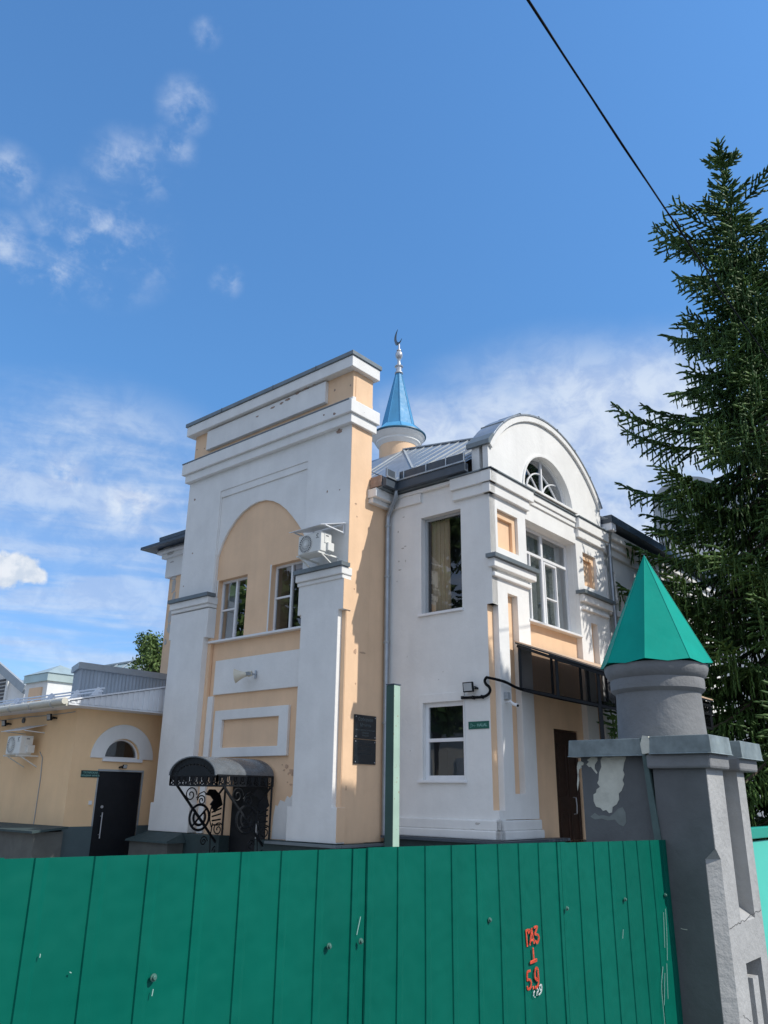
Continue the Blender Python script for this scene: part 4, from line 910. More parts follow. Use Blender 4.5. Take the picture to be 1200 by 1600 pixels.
mb = MB(); mb.bar(B(-6.77,-1.38,4.27),B(-6.77,3.6,4.27),.06,.14); mb.bar(B(-7.6,-1.08,4.26),B(-6.76,-1.37,4.27),.06,.14); mb.build('roof_box_flashing', GCAP, an)
m_ = MB()
for u in (-5.9,-6.8,-7.7,-8.6,-9.5,-10.4): m_.tube([B(u,-2.25,3.40),B(u,-2.33,3.405-.0),B(u,-2.395,3.33),B(u,-2.38,3.25),B(u,-2.3,3.22)], .009, 5)
m_.build('gutter_bracket', GCAP, gt)
m_ = MB(); FB.prism(m_, rect(-1.06,.05,.001,2.075), [rect(-1.03,.02,0,2.035)], -.05, .008); m_.build('door_frame', GCAP, an)
m_ = MB(); m_.tube(smooth_path([FA.P(-11.0,3.19,.012),FA.P(-9.4,3.17,.012),FA.P(-8.3,3.19,.012),FA.P(-7.2,3.18,.012),FA.P(-6.1,3.2,.012)]), .008, 5); m_.tube([FA.P(-7.35,2.42,.012),FA.P(-7.2,2.3,.012),FA.P(-7.15,1.9,.012),FA.P(-7.15,.96,.012)], .009, 5); m_.build('wall_cable', GCAP, an)
# annex fixtures
floodlight((-8.98,3.08), FA, 'small black floodlight under the annex eave, left one above the air conditioner', .085, 'annex floodlights')
floodlight((-6.93,3.12), FA, 'small black floodlight under the annex eave near the wall corner', .085, 'annex floodlights')
floodlight((-.52,2.14), FB, 'small floodlight between the half moon window and the black annex door', .05)
m_ = MB(); m_.prism(FA.P, [(-8.30+.06*math.cos(t*math.pi/8),3.12+.06*math.sin(t*math.pi/8)) for t in range(16)], [], 0, .03); o = m_.build('round_vent', ACD, loc=FA.P(-8.3,3.12,0)); tag(o, 'round dark vent under the annex eave between two floodlights', 'vent')
m_ = MB(); FB.box(m_,-1.44,-1.035,1.905,2.04,0,.014); o = m_.build('door_sign', mat('dark_green_sign', (.008,.05,.05), .4), loc=FB.P(-1.24,1.9,0)); tag(o, 'dark green name sign at the top left corner of the black annex door', 'sign')
text_mesh('ТАТАРСКАЯ', .055, FB.P, -1.235, 1.98, LETG, o, d=.0152, align='CENTER', bold=.001); text_mesh('ЗАПАДНАЯ  МЕЧЕТЬ', .043, FB.P, -1.235, 1.925, LETG, o, d=.0152, align='CENTER', bold=.001)
m_ = MB(); FB.box(m_,-1.19,-1.12,1.37,1.45,0,.03); o = m_.build('door_bell', PVC, loc=FB.P(-1.15,1.37,0), bevel=.006); tag(o, 'small white intercom box left of the black annex door', 'intercom')
# sloped dark block at the foot of the tower
r = thing('basement_hatch', 'grey basement hatch with dark sloping lid at the foot of the tower', 'basement hatch', B(-4.6,-.4,0))
m_ = MB(); m_.box(-5.35,-4.05,-.55,-.17,0,.72); m_.build('hatch_wall', ROCKPL, r, bevel=.01)
m_ = MB(); m_.hexa([B(-5.42,-.62,.70),B(-3.98,-.62,.70),B(-3.98,-.17,.70),B(-5.42,-.17,.70),B(-5.40,-.60,.735),B(-4.0,-.60,.735),B(-4.12,-.17,.87),B(-5.3,-.17,.87)]); m_.build('lid', PLINTH, r)

# ================================================================== DISTANT HOUSES
dh = thing('distant_house', 'far off house with pale green metal roofs and a louvred gable at the left edge', 'house', B(-30,8,0))
FD8 = Face('w', 8.0)
m_ = MB(); m_.box(-40,-24.0,8.6,16,0,5.2); m_.build('wall', WHITE, dh)
m_ = MB(); m_.add([B(-40,8.2,5.0),B(-23.0,8.2,5.0),B(-24.5,12.5,7.9),B(-30.5,12.5,7.9),B(-40,12.5,7.9),B(-23.0,17,5.0)], [(0,1,2,3),(0,3,4),(1,5,2)]); m_.add([B(-40,17,5.0),B(-23.0,17,5.0),B(-24.5,12.5,7.9),B(-40,12.5,7.9)],[(0,1,2,3)]); rf3 = m_.build('roof', ROOFG, dh)
m_ = MB(); m_.bar(B(-30.5,12.5,7.95),B(-24.5,12.5,7.95),.12,.08); m_.bar(B(-30.5,12.4,7.93),B(-26.5,8.25,5.1),.08,.06)
for i in range(5): m_.bar(B(-29+i*1.2,12.3,7.86),B(-29+i*1.25,8.4,5.2),.05,.04)
m_.build('roof_seam', GCAP, rf3)
m_ = MB(); FD8.prism(m_, [(-36,5.2),(-28.6,5.2),(-28.6,6.15),(-31.7,7.5),(-34.5,6.2),(-36,5.8)], [], -.2, 0); gb = m_.build('gable', WHITE, dh)
m_ = MB(); m_.bar(FD8.P(-31.9,7.75,.2),FD8.P(-28.2,6.15,.2),.4,.14,up=W); m_.bar(FD8.P(-28.6,6.2,.2),FD8.P(-26.6,5.5,.2),.2,.07,up=W); m_.build('barge_board', GCAP, gb)
m_ = MB()
for i in range(7): FD8.box(m_, -31.6,-30.5,5.7+i*.18,5.78+i*.18,.0,.08)
m_.build('louvre', DARKIN, gb)
m_ = MB(); FD8.box(m_, -30.2,-29.0,5.3,5.75,0,.1); FD8.box(m_,-30.5,-30.3,5.5,7.0,0,.1); m_.build('trim', WHITE2, gb)
m_ = MB(); m_.box(-26.9,-24.9,7.2,9.2,4.5,6.25); tr = m_.build('turret', WHITE2, dh)
m_ = MB(); m_.box(-26.4,-25.3,7.13,7.21,5.3,6.0); m_.build('turret_panel', PEACH, tr)
m_ = MB(); m_.box(-27.0,-24.8,7.1,9.3,6.25,6.6); m_.add([B(-27.05,7.05,6.6),B(-24.75,7.05,6.6),B(-24.75,9.35,6.6),B(-27.05,9.35,6.6),B(-25.9,8.2,7.15)], [(0,1,4),(1,2,4),(2,3,4),(3,0,4)]); m_.build('turret_roof', ROOFG, tr)
# white house behind the spruce
cdir = raydir(1120, 850); hb = cdir.copy(); hb.z = 0; hb.normalize(); base = hb*36
rg = Vector((hb.y,-hb.x,0))
def H(a,d,z): return base + rg*a + hb*d + Vector((0,0,z))
wh = thing('white_house', 'white house with domed grey roof half hidden behind the spruce', 'house', base)
m_ = MB(); m_.hexa([H(-2.0,0,0),H(7,0,0),H(7,6,0),H(-2.0,6,0),H(-2.0,0,12.4),H(7,0,12.4),H(7,6,12.4),H(-2.0,6,12.4)]); m_.build('wall', WHITE, wh)
m_ = MB(); m_.prism(lambda a,z,o: H(a,o,z), [(-2.3,12.4),(7.3,12.4),(7.3,12.9),(5.5,14.6),(3.5,14.6)]+[(-.9+1.5*math.cos(math.radians(t)),14.2+1.1*math.sin(math.radians(t))) for t in range(0,181,10)]+[(-2.4,12.9)], [], -.2, 6.2); m_.build('roof', GCAP, wh, smooth=True)
m_ = MB()
for a in (-.6,1.8,4.2):
    for z in (9.5,12): m_.hexa([H(a,-.03,z),H(a+1,-.03,z),H(a+1,.1,z),H(a,.1,z),H(a,-.03,z+1.5),H(a+1,-.03,z+1.5),H(a+1,.1,z+1.5),H(a,.1,z+1.5)])
m_.build('window', GREYP, wh); 

# ================================================================== FENCE
FYA = math.radians(42.0); FD = Vector((math.sin(FYA), math.cos(FYA), 0)); FN = Vector((math.cos(FYA), -math.sin(FYA), 0)); FK = -1.76004
def FP(s, z, o): return FD*s + FN*(FK+o) + Vector((0,0,z))
def ftop(s): return 1.524 - (s-.3)*.0168
PITCHF = .1375
S_END = 4.035
fc = thing('corrugated_fence', 'green painted profiled sheet metal fence with gas marking in front of the mosque', 'fence', FP(2,0,0))
def sheet(s0, n, off, z0=.05, tail=0.0, jog=0.0):
    """profiled sheet: narrow raised ribs every 137 mm"""
    prof = []
    rr = random.Random(int(s0*100))
    for i in range(n):
        s = s0+i*PITCHF + rr.uniform(-.002,.002)
        prof += [(s,0),(s+.0022,.0042),(s+.022,.0042),(s+.034,0)]
    prof.append((s0+n*PITCHF, 0))
    if tail: prof += [(s0+n*PITCHF+.0022,.0052),(s0+n*PITCHF+.022,.0052),(s0+n*PITCHF+.032,0),(s0+n*PITCHF+.075,0)]
    nz = 10; vs = []; m = len(prof)
    for layer in (0, -.0012):
        for j in range(nz+1):
            for (s, o) in prof:
                zt = ftop(s)+jog; z = z0+(zt-z0)*j/nz
                wob = .0014*math.sin(s*4.1+j*.55)+.0008*math.sin(s*11+j*1.3)
                vs.append(FP(s, z, o+off+wob*(1 if j < nz else .6)+layer))
    fs = []; K = (nz+1)*m
    for j in range(nz):
        for i in range(m-1):
            a = j*m+i; fs.append((a,a+1,a+m+1,a+m)); fs.append((K+a,K+a+m,K+a+m+1,K+a+1))
    for i in range(m-1): fs.append((nz*m+i, nz*m+i+1, K+nz*m+i+1, K+nz*m+i)); 
    for j in range(nz): fs.append((j*m, (j+1)*m, K+(j+1)*m, K+j*m)); fs.append((j*m+m-1, K+j*m+m-1, K+(j+1)*m+m-1, (j+1)*m+m-1))
    q = MB(); q.add(vs, fs); return q.build('sheet', FENCEG, fc)
# rib positions from the photo: a rib edge near s = 0.845 + k*.1375
s1 = 1.833      # seam of sheet 1/2 
sheet(s1-8*PITCHF-.0, 8, 0.0, tail=1)
sheet(s1-16*PITCHF, 8, -.0015, tail=1, jog=.002)
sheet(s1+.062, 8, .0028, tail=1, jog=.0025)
s3 = s1+.062+8*PITCHF+.028
sheet(s3, 7, .0, tail=1, jog=.0)
m_ = MB()
for (s,z) in ((1.188,1.252),(1.745,1.254),(1.866,1.254),(2.518,1.249),(3.033,1.243),(3.541,1.236),(3.955,1.224)):
    pass
def screw(s, z, o=.0):
    q = MB(); c = FP(s, z, .004+o)
    q2 = cone_along(c, FN, [(.0085,0),(.0085,.002),(.005,.0022),(.005,.007),(.004,.008)], 6 if False else 12)
    return q2.build('screw', mat('screw_paint', (.10,.22,.18), .45, metal=.4), fc)
for (s,z) in ((1.188,1.252),(1.745,1.254),(1.866,1.254),(2.518,1.249),(3.033,1.243),(3.541,1.236),(3.955,1.224)): screw(s, z, .009 if s in (1.866,3.033) else .003)
# painted gas marking: strokes
def strokes(lines, r, m, name, o=.0108):
    q = MB()
    for ln in lines:
        pts = smooth_path([FP(s,z,o) for s,z in ln], 5) if len(ln) > 2 else [FP(s,z,o) for s,z in ln]
        # flat ribbons, 1.5 mm proud of the sheet
        for a, b in zip(pts, pts[1:]):
            if (b-a).length > 1e-5: q.bar(a-(b-a).normalized()*r*.5, b+(b-a).normalized()*r*.5, r*2, .0022, up=FN)
    return q.build(name, m, fc)
# local frame of the marking: pixel-like units measured in the photo (x 0..1029 over 90 px, y 0..1600 over 140 px) re-expressed in metres
def mk(x, y):
    px = 790 + x*90/1029.; py = 1430 + y*140/1600.
    d = rt2*((px-600)/1243.7) + dn2*((py-800)/1243.7) + fw
    t = (FK - CAM.dot(FN))/d.dot(FN); p = CAM + d*t
    return (p.dot(FD), p.z)
A = lambda *pp: [mk(*p) for p in pp]
strokes([A((340,545),(330,430),(318,275)), A((318,275),(350,258),(385,265),(362,310)), A((388,520),(402,400),(418,235)), A((418,235),(440,370),(462,490)), A((405,440),(450,430)),
         A((462,215),(505,195),(515,215),(488,300),(480,330),(530,345),(548,400),(530,470),(510,490),(492,455)),
         A((443,585),(450,690),(458,780)), A((398,845),(450,825),(508,800)), A((402,830),(506,782))], .0036, ORANGE, 'gas_marking')
strokes([A((390,985),(350,1000),(335,1060),(340,1150)), A((340,1150),(385,1145),(410,1200),(395,1290),(350,1310),(340,1270)), A((445,1270),(450,1300)),
         A((510,1150),(480,1110),(478,1000),(500,935),(528,960),(535,1060),(525,1150),(490,1110)), A((532,1020),(542,1130),(535,1230),(500,1290),(488,1270))], .0036, ORANGE, 'gas_marking')
strokes([A((470,1345),(455,1380),(452,1430)), A((474,1455),(475,1450)), A((520,1300),(535,1340),(515,1380),(510,1420)), A((560,1260),(590,1230),(598,1300),(575,1330),(560,1290)), A((598,1290),(592,1350),(570,1390),(545,1410))], .0020, LETW, 'small_marking')
# scratches
rr = random.Random(5); ln = []
def px(x, y):
    d = rt2*((x-600)/1243.7) + dn2*((y-800)/1243.7) + fw; t = (FK - CAM.dot(FN))/d.dot(FN); p = CAM + d*t; return (p.dot(FD), p.z)
ln += [[px(1037,1420),px(1039,1455),px(1040,1500)],[px(1034,1425),px(1036,1480)],[px(1033,1510),px(1031,1545),px(1036,1600)],[px(1039,1505),px(1041,1560)],[px(1036,1520),px(1035,1570)],[px(971,1452),px(970,1466)],[px(560,1432),px(554,1460)],[px(236,1545),px(234,1555)],[px(106,1518),px(108,1519)],[px(60,1490),px(59,1495)]]
strokes(ln, .0009, mat('pale_scratch', (.35,.55,.48), .6), 'scratch', o=.008)
# end post in shadow, rails
m_ = MB(); m_.hexa([FP(4.10,0,-.06),FP(4.16,0,-.06),FP(4.16,0,-.01),FP(4.10,0,-.01),FP(4.10,1.46,-.06),FP(4.16,1.46,-.06),FP(4.16,1.46,-.01),FP(4.10,1.46,-.01)]); m_.build('end_post', mat('dark_green_steel', (.004,.05,.04), .5), fc)
m_ = MB(); m_.bar(FP(-.3,1.25,-.03),FP(4.1,1.22,-.03),.04,.04); m_.bar(FP(-.3,.4,-.03),FP(4.1,.4,-.03),.04,.04); m_.build('rail', MATS['dark_green_steel'], fc)
# tall pale post behind the fence
def PP_(s, o, z): return FD*s + FN*(FK+o) + Vector((0,0,z))
m_ = MB(); 
pcn = FD*2.10 + FN*(FK-.075)
uu = U*.0168; ww = W*.0168
m_.hexa([pcn-uu-ww,pcn+uu-ww,pcn+uu+ww,pcn-uu+ww]+[v+Vector((0,0,2.005)) for v in (pcn-uu-ww,pcn+uu-ww,pcn+uu+ww,pcn-uu+ww)])
pc2 = pcn; o = m_.build('steel_post', POSTG, loc=pcn, bevel=.002); tag(o, 'tall pale green square steel post with rust specks standing behind the fence', 'post')
m_ = MB(); q0 = -ww*1.04; m_.hexa([pcn-uu*1.02-ww*1.05,pcn+uu*.98-ww*1.05,pcn+uu*.98-ww*.98,pcn-uu*1.02-ww*.98]+[v+Vector((0,0,2.004)) for v in (pcn-uu*1.02-ww*1.05,pcn+uu*.98-ww*1.05,pcn+uu*.98-ww*.98,pcn-uu*1.02-ww*.98)]); m_.build('dark_side_plate', mat('dark_green_post_side', (.05,.105,.085), .6, var=.15, vscale=8), o)  # thin darker green plate over one face of the post
m_ = MB(); m_.hexa([p+Vector((0,0,z)) for z in (2.0055,2.009) for p in (pcn-uu*1.1-ww*1.1,pcn+uu*1.1-ww*1.1,pcn+uu*1.1+ww*1.1,pcn-uu*1.1+ww*1.1)]); m_.build('post_cap', DARKM, o)

# ================================================================== GATE PILLAR
gp = thing('gate_pillar', 'grey painted masonry gate pillar with zinc caps, peeling paint and a green cone turret', 'gate pillar', B(8.2,-6.2,0))
UC, WC = 8.501, -6.494
FPA = Face('w', WC); FPB = Face('u', UC)
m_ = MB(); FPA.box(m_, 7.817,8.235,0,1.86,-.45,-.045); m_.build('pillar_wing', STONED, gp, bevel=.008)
# shaft plan with a chamfer below 1.40 and square above
def ringp(zz, ch):
    return [B(8.235,WC,zz),B(UC-ch,WC,zz),B(UC,WC+ch,zz),B(UC,WC+.55,zz),B(8.235,WC+.55,zz)]
m_ = MB(); rings = [(0,.052),(1.385,.052),(1.43,.002),(1.80,.002)]
vs = []; 
for z,ch in rings: vs += ringp(z,ch)
fs = []
for i in range(len(rings)-1):
    for j in range(5): fs.append((i*5+j,i*5+(j+1) % 5,(i+1)*5+(j+1) % 5,(i+1)*5+j))
# cut the side recess by building the +U face separately
body = MB(); body.add([ (v if True else v) for v in vs], fs+[tuple(range(5))[::-1],tuple(range(15,20))])
UB = UC-.085
def ringq(zz, ch): return [B(8.235,WC,zz),B(UC-ch,WC,zz),B(UC,WC+ch,zz),B(UC,WC+.225,zz),B(UB,WC+.225,zz),B(UB,WC+.55,zz),B(8.235,WC+.55,zz)]
body = MB(); vs = []
for z,ch in rings: vs += ringq(z,ch)
fs = []
for i in range(len(rings)-1):
    for j in range(7): fs.append((i*7+j,i*7+(j+1) % 7,(i+1)*7+(j+1) % 7,(i+1)*7+j))
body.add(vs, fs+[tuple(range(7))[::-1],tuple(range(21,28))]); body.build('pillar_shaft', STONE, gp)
m_ = MB()
FPB.box(m_, WC+.440,WC+.555,1.10,1.80,-.084,0)                     # far pilaster
FPB.prism(m_, rect(WC+.2251,WC+.555,0,1.10), [rect(WC+.2252+.0,WC+.45,.1,.93)], -.084, 0)
FPB.box(m_, WC+.30,WC+.38,.1,.86,-.084,-.002)
FPB.prism(m_, [(WC+.2251,1.10),(WC+.44,1.10),(WC+.44,1.1001),(WC+.2251,1.1001)], [], -.084, 0)
m_.hexa([B(UB,WC+.2252,1.10),B(UC,WC+.2252,1.10),B(UC,WC+.44,1.10),B(UB,WC+.44,1.10),B(UB,WC+.2252,1.16),B(UC,WC+.2252,1.101),B(UC,WC+.44,1.101),B(UB,WC+.44,1.16)])
m_.build('side_pilaster', STONE, gp, bevel=.004)
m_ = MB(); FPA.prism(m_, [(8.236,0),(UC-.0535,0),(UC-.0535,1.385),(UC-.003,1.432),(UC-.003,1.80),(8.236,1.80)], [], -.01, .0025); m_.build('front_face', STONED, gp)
# hairline cracks in the render
def crack(F, pts, o, r=.0012, parent=None, m=None):
    q = MB(); pp = [F.P(a,z,o) for a,z in pts]
    for a_, b_ in zip(pp, pp[1:]): q.bar(a_, b_, r*2, .001, up=(F.P(0,0,1)-F.P(0,0,0)))
    return q.build('crack', m or mat('crack_dark', (.05,.05,.05), .9), parent or gp)  # cracks default to thin dark grey lines
rc = random.Random(11)
def wander(a0, z0, a1, z1, n=14, amp=.008):
    return [(a0+(a1-a0)*i/n+rc.uniform(-amp,amp), z0+(z1-z0)*i/n+rc.uniform(-amp,amp)) for i in range(n+1)]
crack(FPB, wander(WC+.06,1.09,WC+.54,1.13,22,.006), .0006)
crack(FPB, wander(WC+.10,.74,WC+.2,.70,8,.004), .0006, .0008)
crack(FPA, wander(8.30,1.08,8.33,1.075,4,.002), .003, .0015, m=PATCHW)
crack(FPA, wander(8.265,1.30,8.245,1.05,12,.003), .003, .001, m=PATCHW)
# cap mouldings
m_ = MB(); m_.box(8.215,8.535,WC-.03,WC+.245,1.79,1.862); m_.box(8.3,8.535,WC+.40,WC+.70,1.79,1.862); m_.build('cap_moulding', STONE2, gp, bevel=.012)
def zcap(u0,u1,w0,w1,z0=1.862,z1=1.945,nm='zinc_cap'):
    q = MB(); q.hexa([B(u0,w0,z0),B(u1,w0,z0),B(u1,w1,z0),B(u0,w1,z0),B(u0+.005,w0+.005,z1),B(u1-.005,w0+.005,z1),B(u1-.005,w1-.005,z1),B(u0+.005,w1-.005,z1)])
    q.add([B(u0-.006,w0-.006,z0-.004),B(u1+.006,w0-.006,z0-.004),B(u1+.006,w1+.006,z0-.004),B(u0-.006,w1+.006,z0-.004),B(u0,w0,z0+.002),B(u1,w0,z0+.002),B(u1,w1,z0+.002),B(u0,w1,z0+.002)], [(0,3,2,1),(0,1,5,4),(1,2,6,5),(2,3,7,6),(3,0,4,7)])
    return q.build(nm, ZINC, gp, bevel=.003)
zcap(7.775,8.205,WC-.01,WC+.52,1.858,1.94); zcap(8.245,8.552,WC-.05,WC+.25); zcap(8.28,8.552,WC+.405,WC+.75,1.855,1.94)
m_ = MB(); FPA.prism(m_, [(8.205,1.86),(8.25,1.865),(8.255,1.90),(8.245,1.945),(8.215,1.95),(8.20,1.91)], [], -.04, .045); m_.build('crumbling_render', PATCHW, gp)
m_ = MB(); FPA.prism(m_, [(8.185,1.94),(8.205,1.94),(8.25,1.44),(8.215,1.44)], [], -.045, .012); m_.build('green_strip', mat('green_grey_steel', (.09,.14,.13), .6, var=.2, vscale=10), gp)
# peeled paint patches on the wing (outline read off the photo)
def onP(px_, py_, w):   # photo point on the plane w=const -> (u,z)
    d = rt2*((px_-600)/1243.7) + dn2*((py_-800)/1243.7) + fw; t = (w + T.dot(W) - CAM.dot(W))/d.dot(W); p = CAM + d*t - T
    return (p.dot(U), p.z)
def z6(x, y): return onP(880+x/3.3333, 1120+y/3.3333, WC+.045)
FPW = Face('w', WC+.045)
big = [z6(x,y) for x,y in ((205,208),(195,225),(200,260),(188,290),(185,330),(178,345),(192,365),(175,378),(172,395),(158,405),(160,440),(172,468),(195,475),(208,490),(225,485),(240,502),(255,498),(258,470),(280,455),(292,430),(290,400),(305,385),(318,350),(310,330),(320,300),(312,280),(318,240),(328,215),(326,205),(270,207),(240,212))]
m_ = MB(); FPW.prism(m_, big, [], -.001, .0022); m_.build('peeled_paint', PATCHW, gp)
sm2 = [z6(x,y) for x,y in ((150,208),(125,225),(135,235),(122,248),(135,262),(145,260),(160,280),(175,298),(178,290),(165,270),(165,250),(180,228),(178,212))]
m_ = MB(); FPW.prism(m_, sm2, [], -.001, .0022); m_.build('peeled_paint', PATCHW, gp)
sm3 = [z6(x,y) for x,y in ((78,235),(90,230),(108,240),(105,252),(90,255),(98,262),(84,275),(80,300),(84,330),(76,385),(73,350),(76,300),(72,260))]
m_ = MB(); FPW.prism(m_, sm3, [], -.001, .0022); m_.build('peeled_paint', PATCHW, gp)
gr_ = [z6(x,y) for x,y in ((142,520),(165,500),(185,515),(210,512),(240,520),(262,505),(285,480),(310,470),(325,500),(330,550),(315,570),(290,560),(270,535),(230,540),(200,530),(165,535))]
m_ = MB(); FPW.prism(m_, gr_, [], -.001, .0012); m_.build('filler_patch', mat('green_grey_filler', (.235,.255,.235), .95, var=.15, vscale=14), gp)
FPM = Face('w', WC+.045)
# turret
tc_ = B(8.182,-6.20,0)
m_ = MB(); m_.lathe(tc_, [(.228,1.86),(.230,1.95),(.226,2.05),(.223,2.17),(.225,2.185),(.238,2.195),(.247,2.205),(.249,2.25),(.246,2.262),(.256,2.272),(.268,2.29),(.275,2.315),(.275,2.335)], 64); m_.build('turret', STONE2, gp, smooth=True)
cang = math.atan2(-tc_.y, -tc_.x) 
v0 = cang - math.radians(9)     # front ridge a little left of the line of sight
m_ = MB(); n = 8; Rr = .301
vs = []; 
for i in range(n):
    a = v0+2*math.pi*i/n; a2 = a+math.pi/n
    vs.append(tc_+Vector((math.cos(a)*Rr, math.sin(a)*Rr, 2.345))); vs.append(tc_+Vector((math.cos(a2)*Rr*.945, math.sin(a2)*Rr*.945, 2.330)))
vs.append(tc_+Vector((0,0,2.985)))
fs = [(2*i,2*i+1,16) for i in range(8)] + [(2*i+1,(2*i+2) % 16,16) for i in range(8)]
m_.add(vs, fs+[tuple(range(16))[::-1]]); m_.build('cone_roof', CONEG, gp)
m_ = MB()
for i in range(8): m_.tube([vs[2*i]+Vector((0,0,.0)), tc_+Vector((0,0,2.985))], .0022, 5)
m_.build('cone_seam', CONEG, gp)
# turquoise gate beyond the pillar
gt_ = thing('turquoise_gate', 'bright turquoise sheet metal gate beyond the grey pillar', 'gate', B(8.45,-5.5,0))
FG = Face('u', 8.46)
m_ = MB(); FG.prism(m_, rect(-5.93,-3.3,.1,1.44), [], -.02, 0); m_.build('gate_sheet', TURQ, gt_)
m_ = MB(); FG.box(m_,-5.93,-3.3,1.455,1.51,-.03,.02); FG.box(m_,-5.93,-5.89,.05,1.52,-.03,.02); m_.build('gate_frame', mat('green_gate_frame', (.015,.33,.24), .4), gt_, bevel=.004)

# ================================================================== OVERHEAD CABLE
def along(x, y, dist): return CAM + raydir(x, y)*dist
a = along(818,0,8.0); b = along(1195,545,16.5); d = b-a
p0 = a-d*.5; p1 = b+d*1.2
m_ = MB(); pts = []
for i in range(41):
    t = i/40; p = p0+(p1-p0)*t; p = p - Vector((0,0,1))*(.55*(4*t*(1-t)) - .55*.75); pts.append(p)
m_.tube(pts, .0105, 6)
m_.tube([p+Vector((.012*math.cos(i*.9),.0,.012*math.sin(i*.9))) for i,p in enumerate(pts)], .006, 5)
o = m_.build('overhead_cable', RUBBER, loc=p0, smooth=True); tag(o, 'black twisted overhead cable crossing the sky above the spruce', 'cable')

# ================================================================== TREES
def bulk_mesh(name, V, Fq, m, parent, nrm=None):
    me = bpy.data.meshes.new(name); nv = len(V); nf = len(Fq)
    me.vertices.add(nv); me.vertices.foreach_set('co', V.astype(np.float32).ravel())
    k_ = Fq.shape[1]; me.loops.add(nf*k_); me.loops.foreach_set('vertex_index', Fq.astype(np.int32).ravel())
    me.polygons.add(nf); me.polygons.foreach_set('loop_start', np.arange(nf, dtype=np.int32)*k_)
    me.polygons.foreach_set('loop_total', np.full(nf, k_, dtype=np.int32)); me.update(calc_edges=True); me.validate()
    me.materials.append(m); o = bpy.data.objects.new(name, me); COL.objects.link(o); o.parent = parent
    return o
def spindles(P0, D, Ln, R, rng):
    """needle-clad shoots as slim three-sided spindles: base point, direction, length, radius"""
    n = len(P0); D = D/np.linalg.norm(D, axis=1, keepdims=True)
    ref = rng.normal(size=(n,3)); X = np.cross(D, ref); X /= np.linalg.norm(X, axis=1, keepdims=True)+1e-9; Y = np.cross(D, X)
    Vv = np.empty((n,8,3)); Vv[:,0] = P0
    for k_ in range(3):
        a = 2*math.pi*k_/3
        off = X*math.cos(a)+Y*math.sin(a)
        Vv[:,1+k_] = P0 + D*(Ln*.22)[:,None] + off*R[:,None]
        Vv[:,4+k_] = P0 + D*(Ln*.75)[:,None] + off*(R*.72)[:,None]
    Vv[:,7] = P0 + D*Ln[:,None]
    base = (np.arange(n)*8)[:,None]
    tri = []
    for k_ in range(3):
        j = (k_+1) % 3
        tri += [(0,1+k_,1+j),(1+k_,4+k_,4+j),(1+k_,4+j,1+j),(4+k_,7,4+j)]
    Ft = (base[:,:,None] + np.array(tri)[None]).reshape(-1,3)
    return Vv.reshape(-1,3), Ft
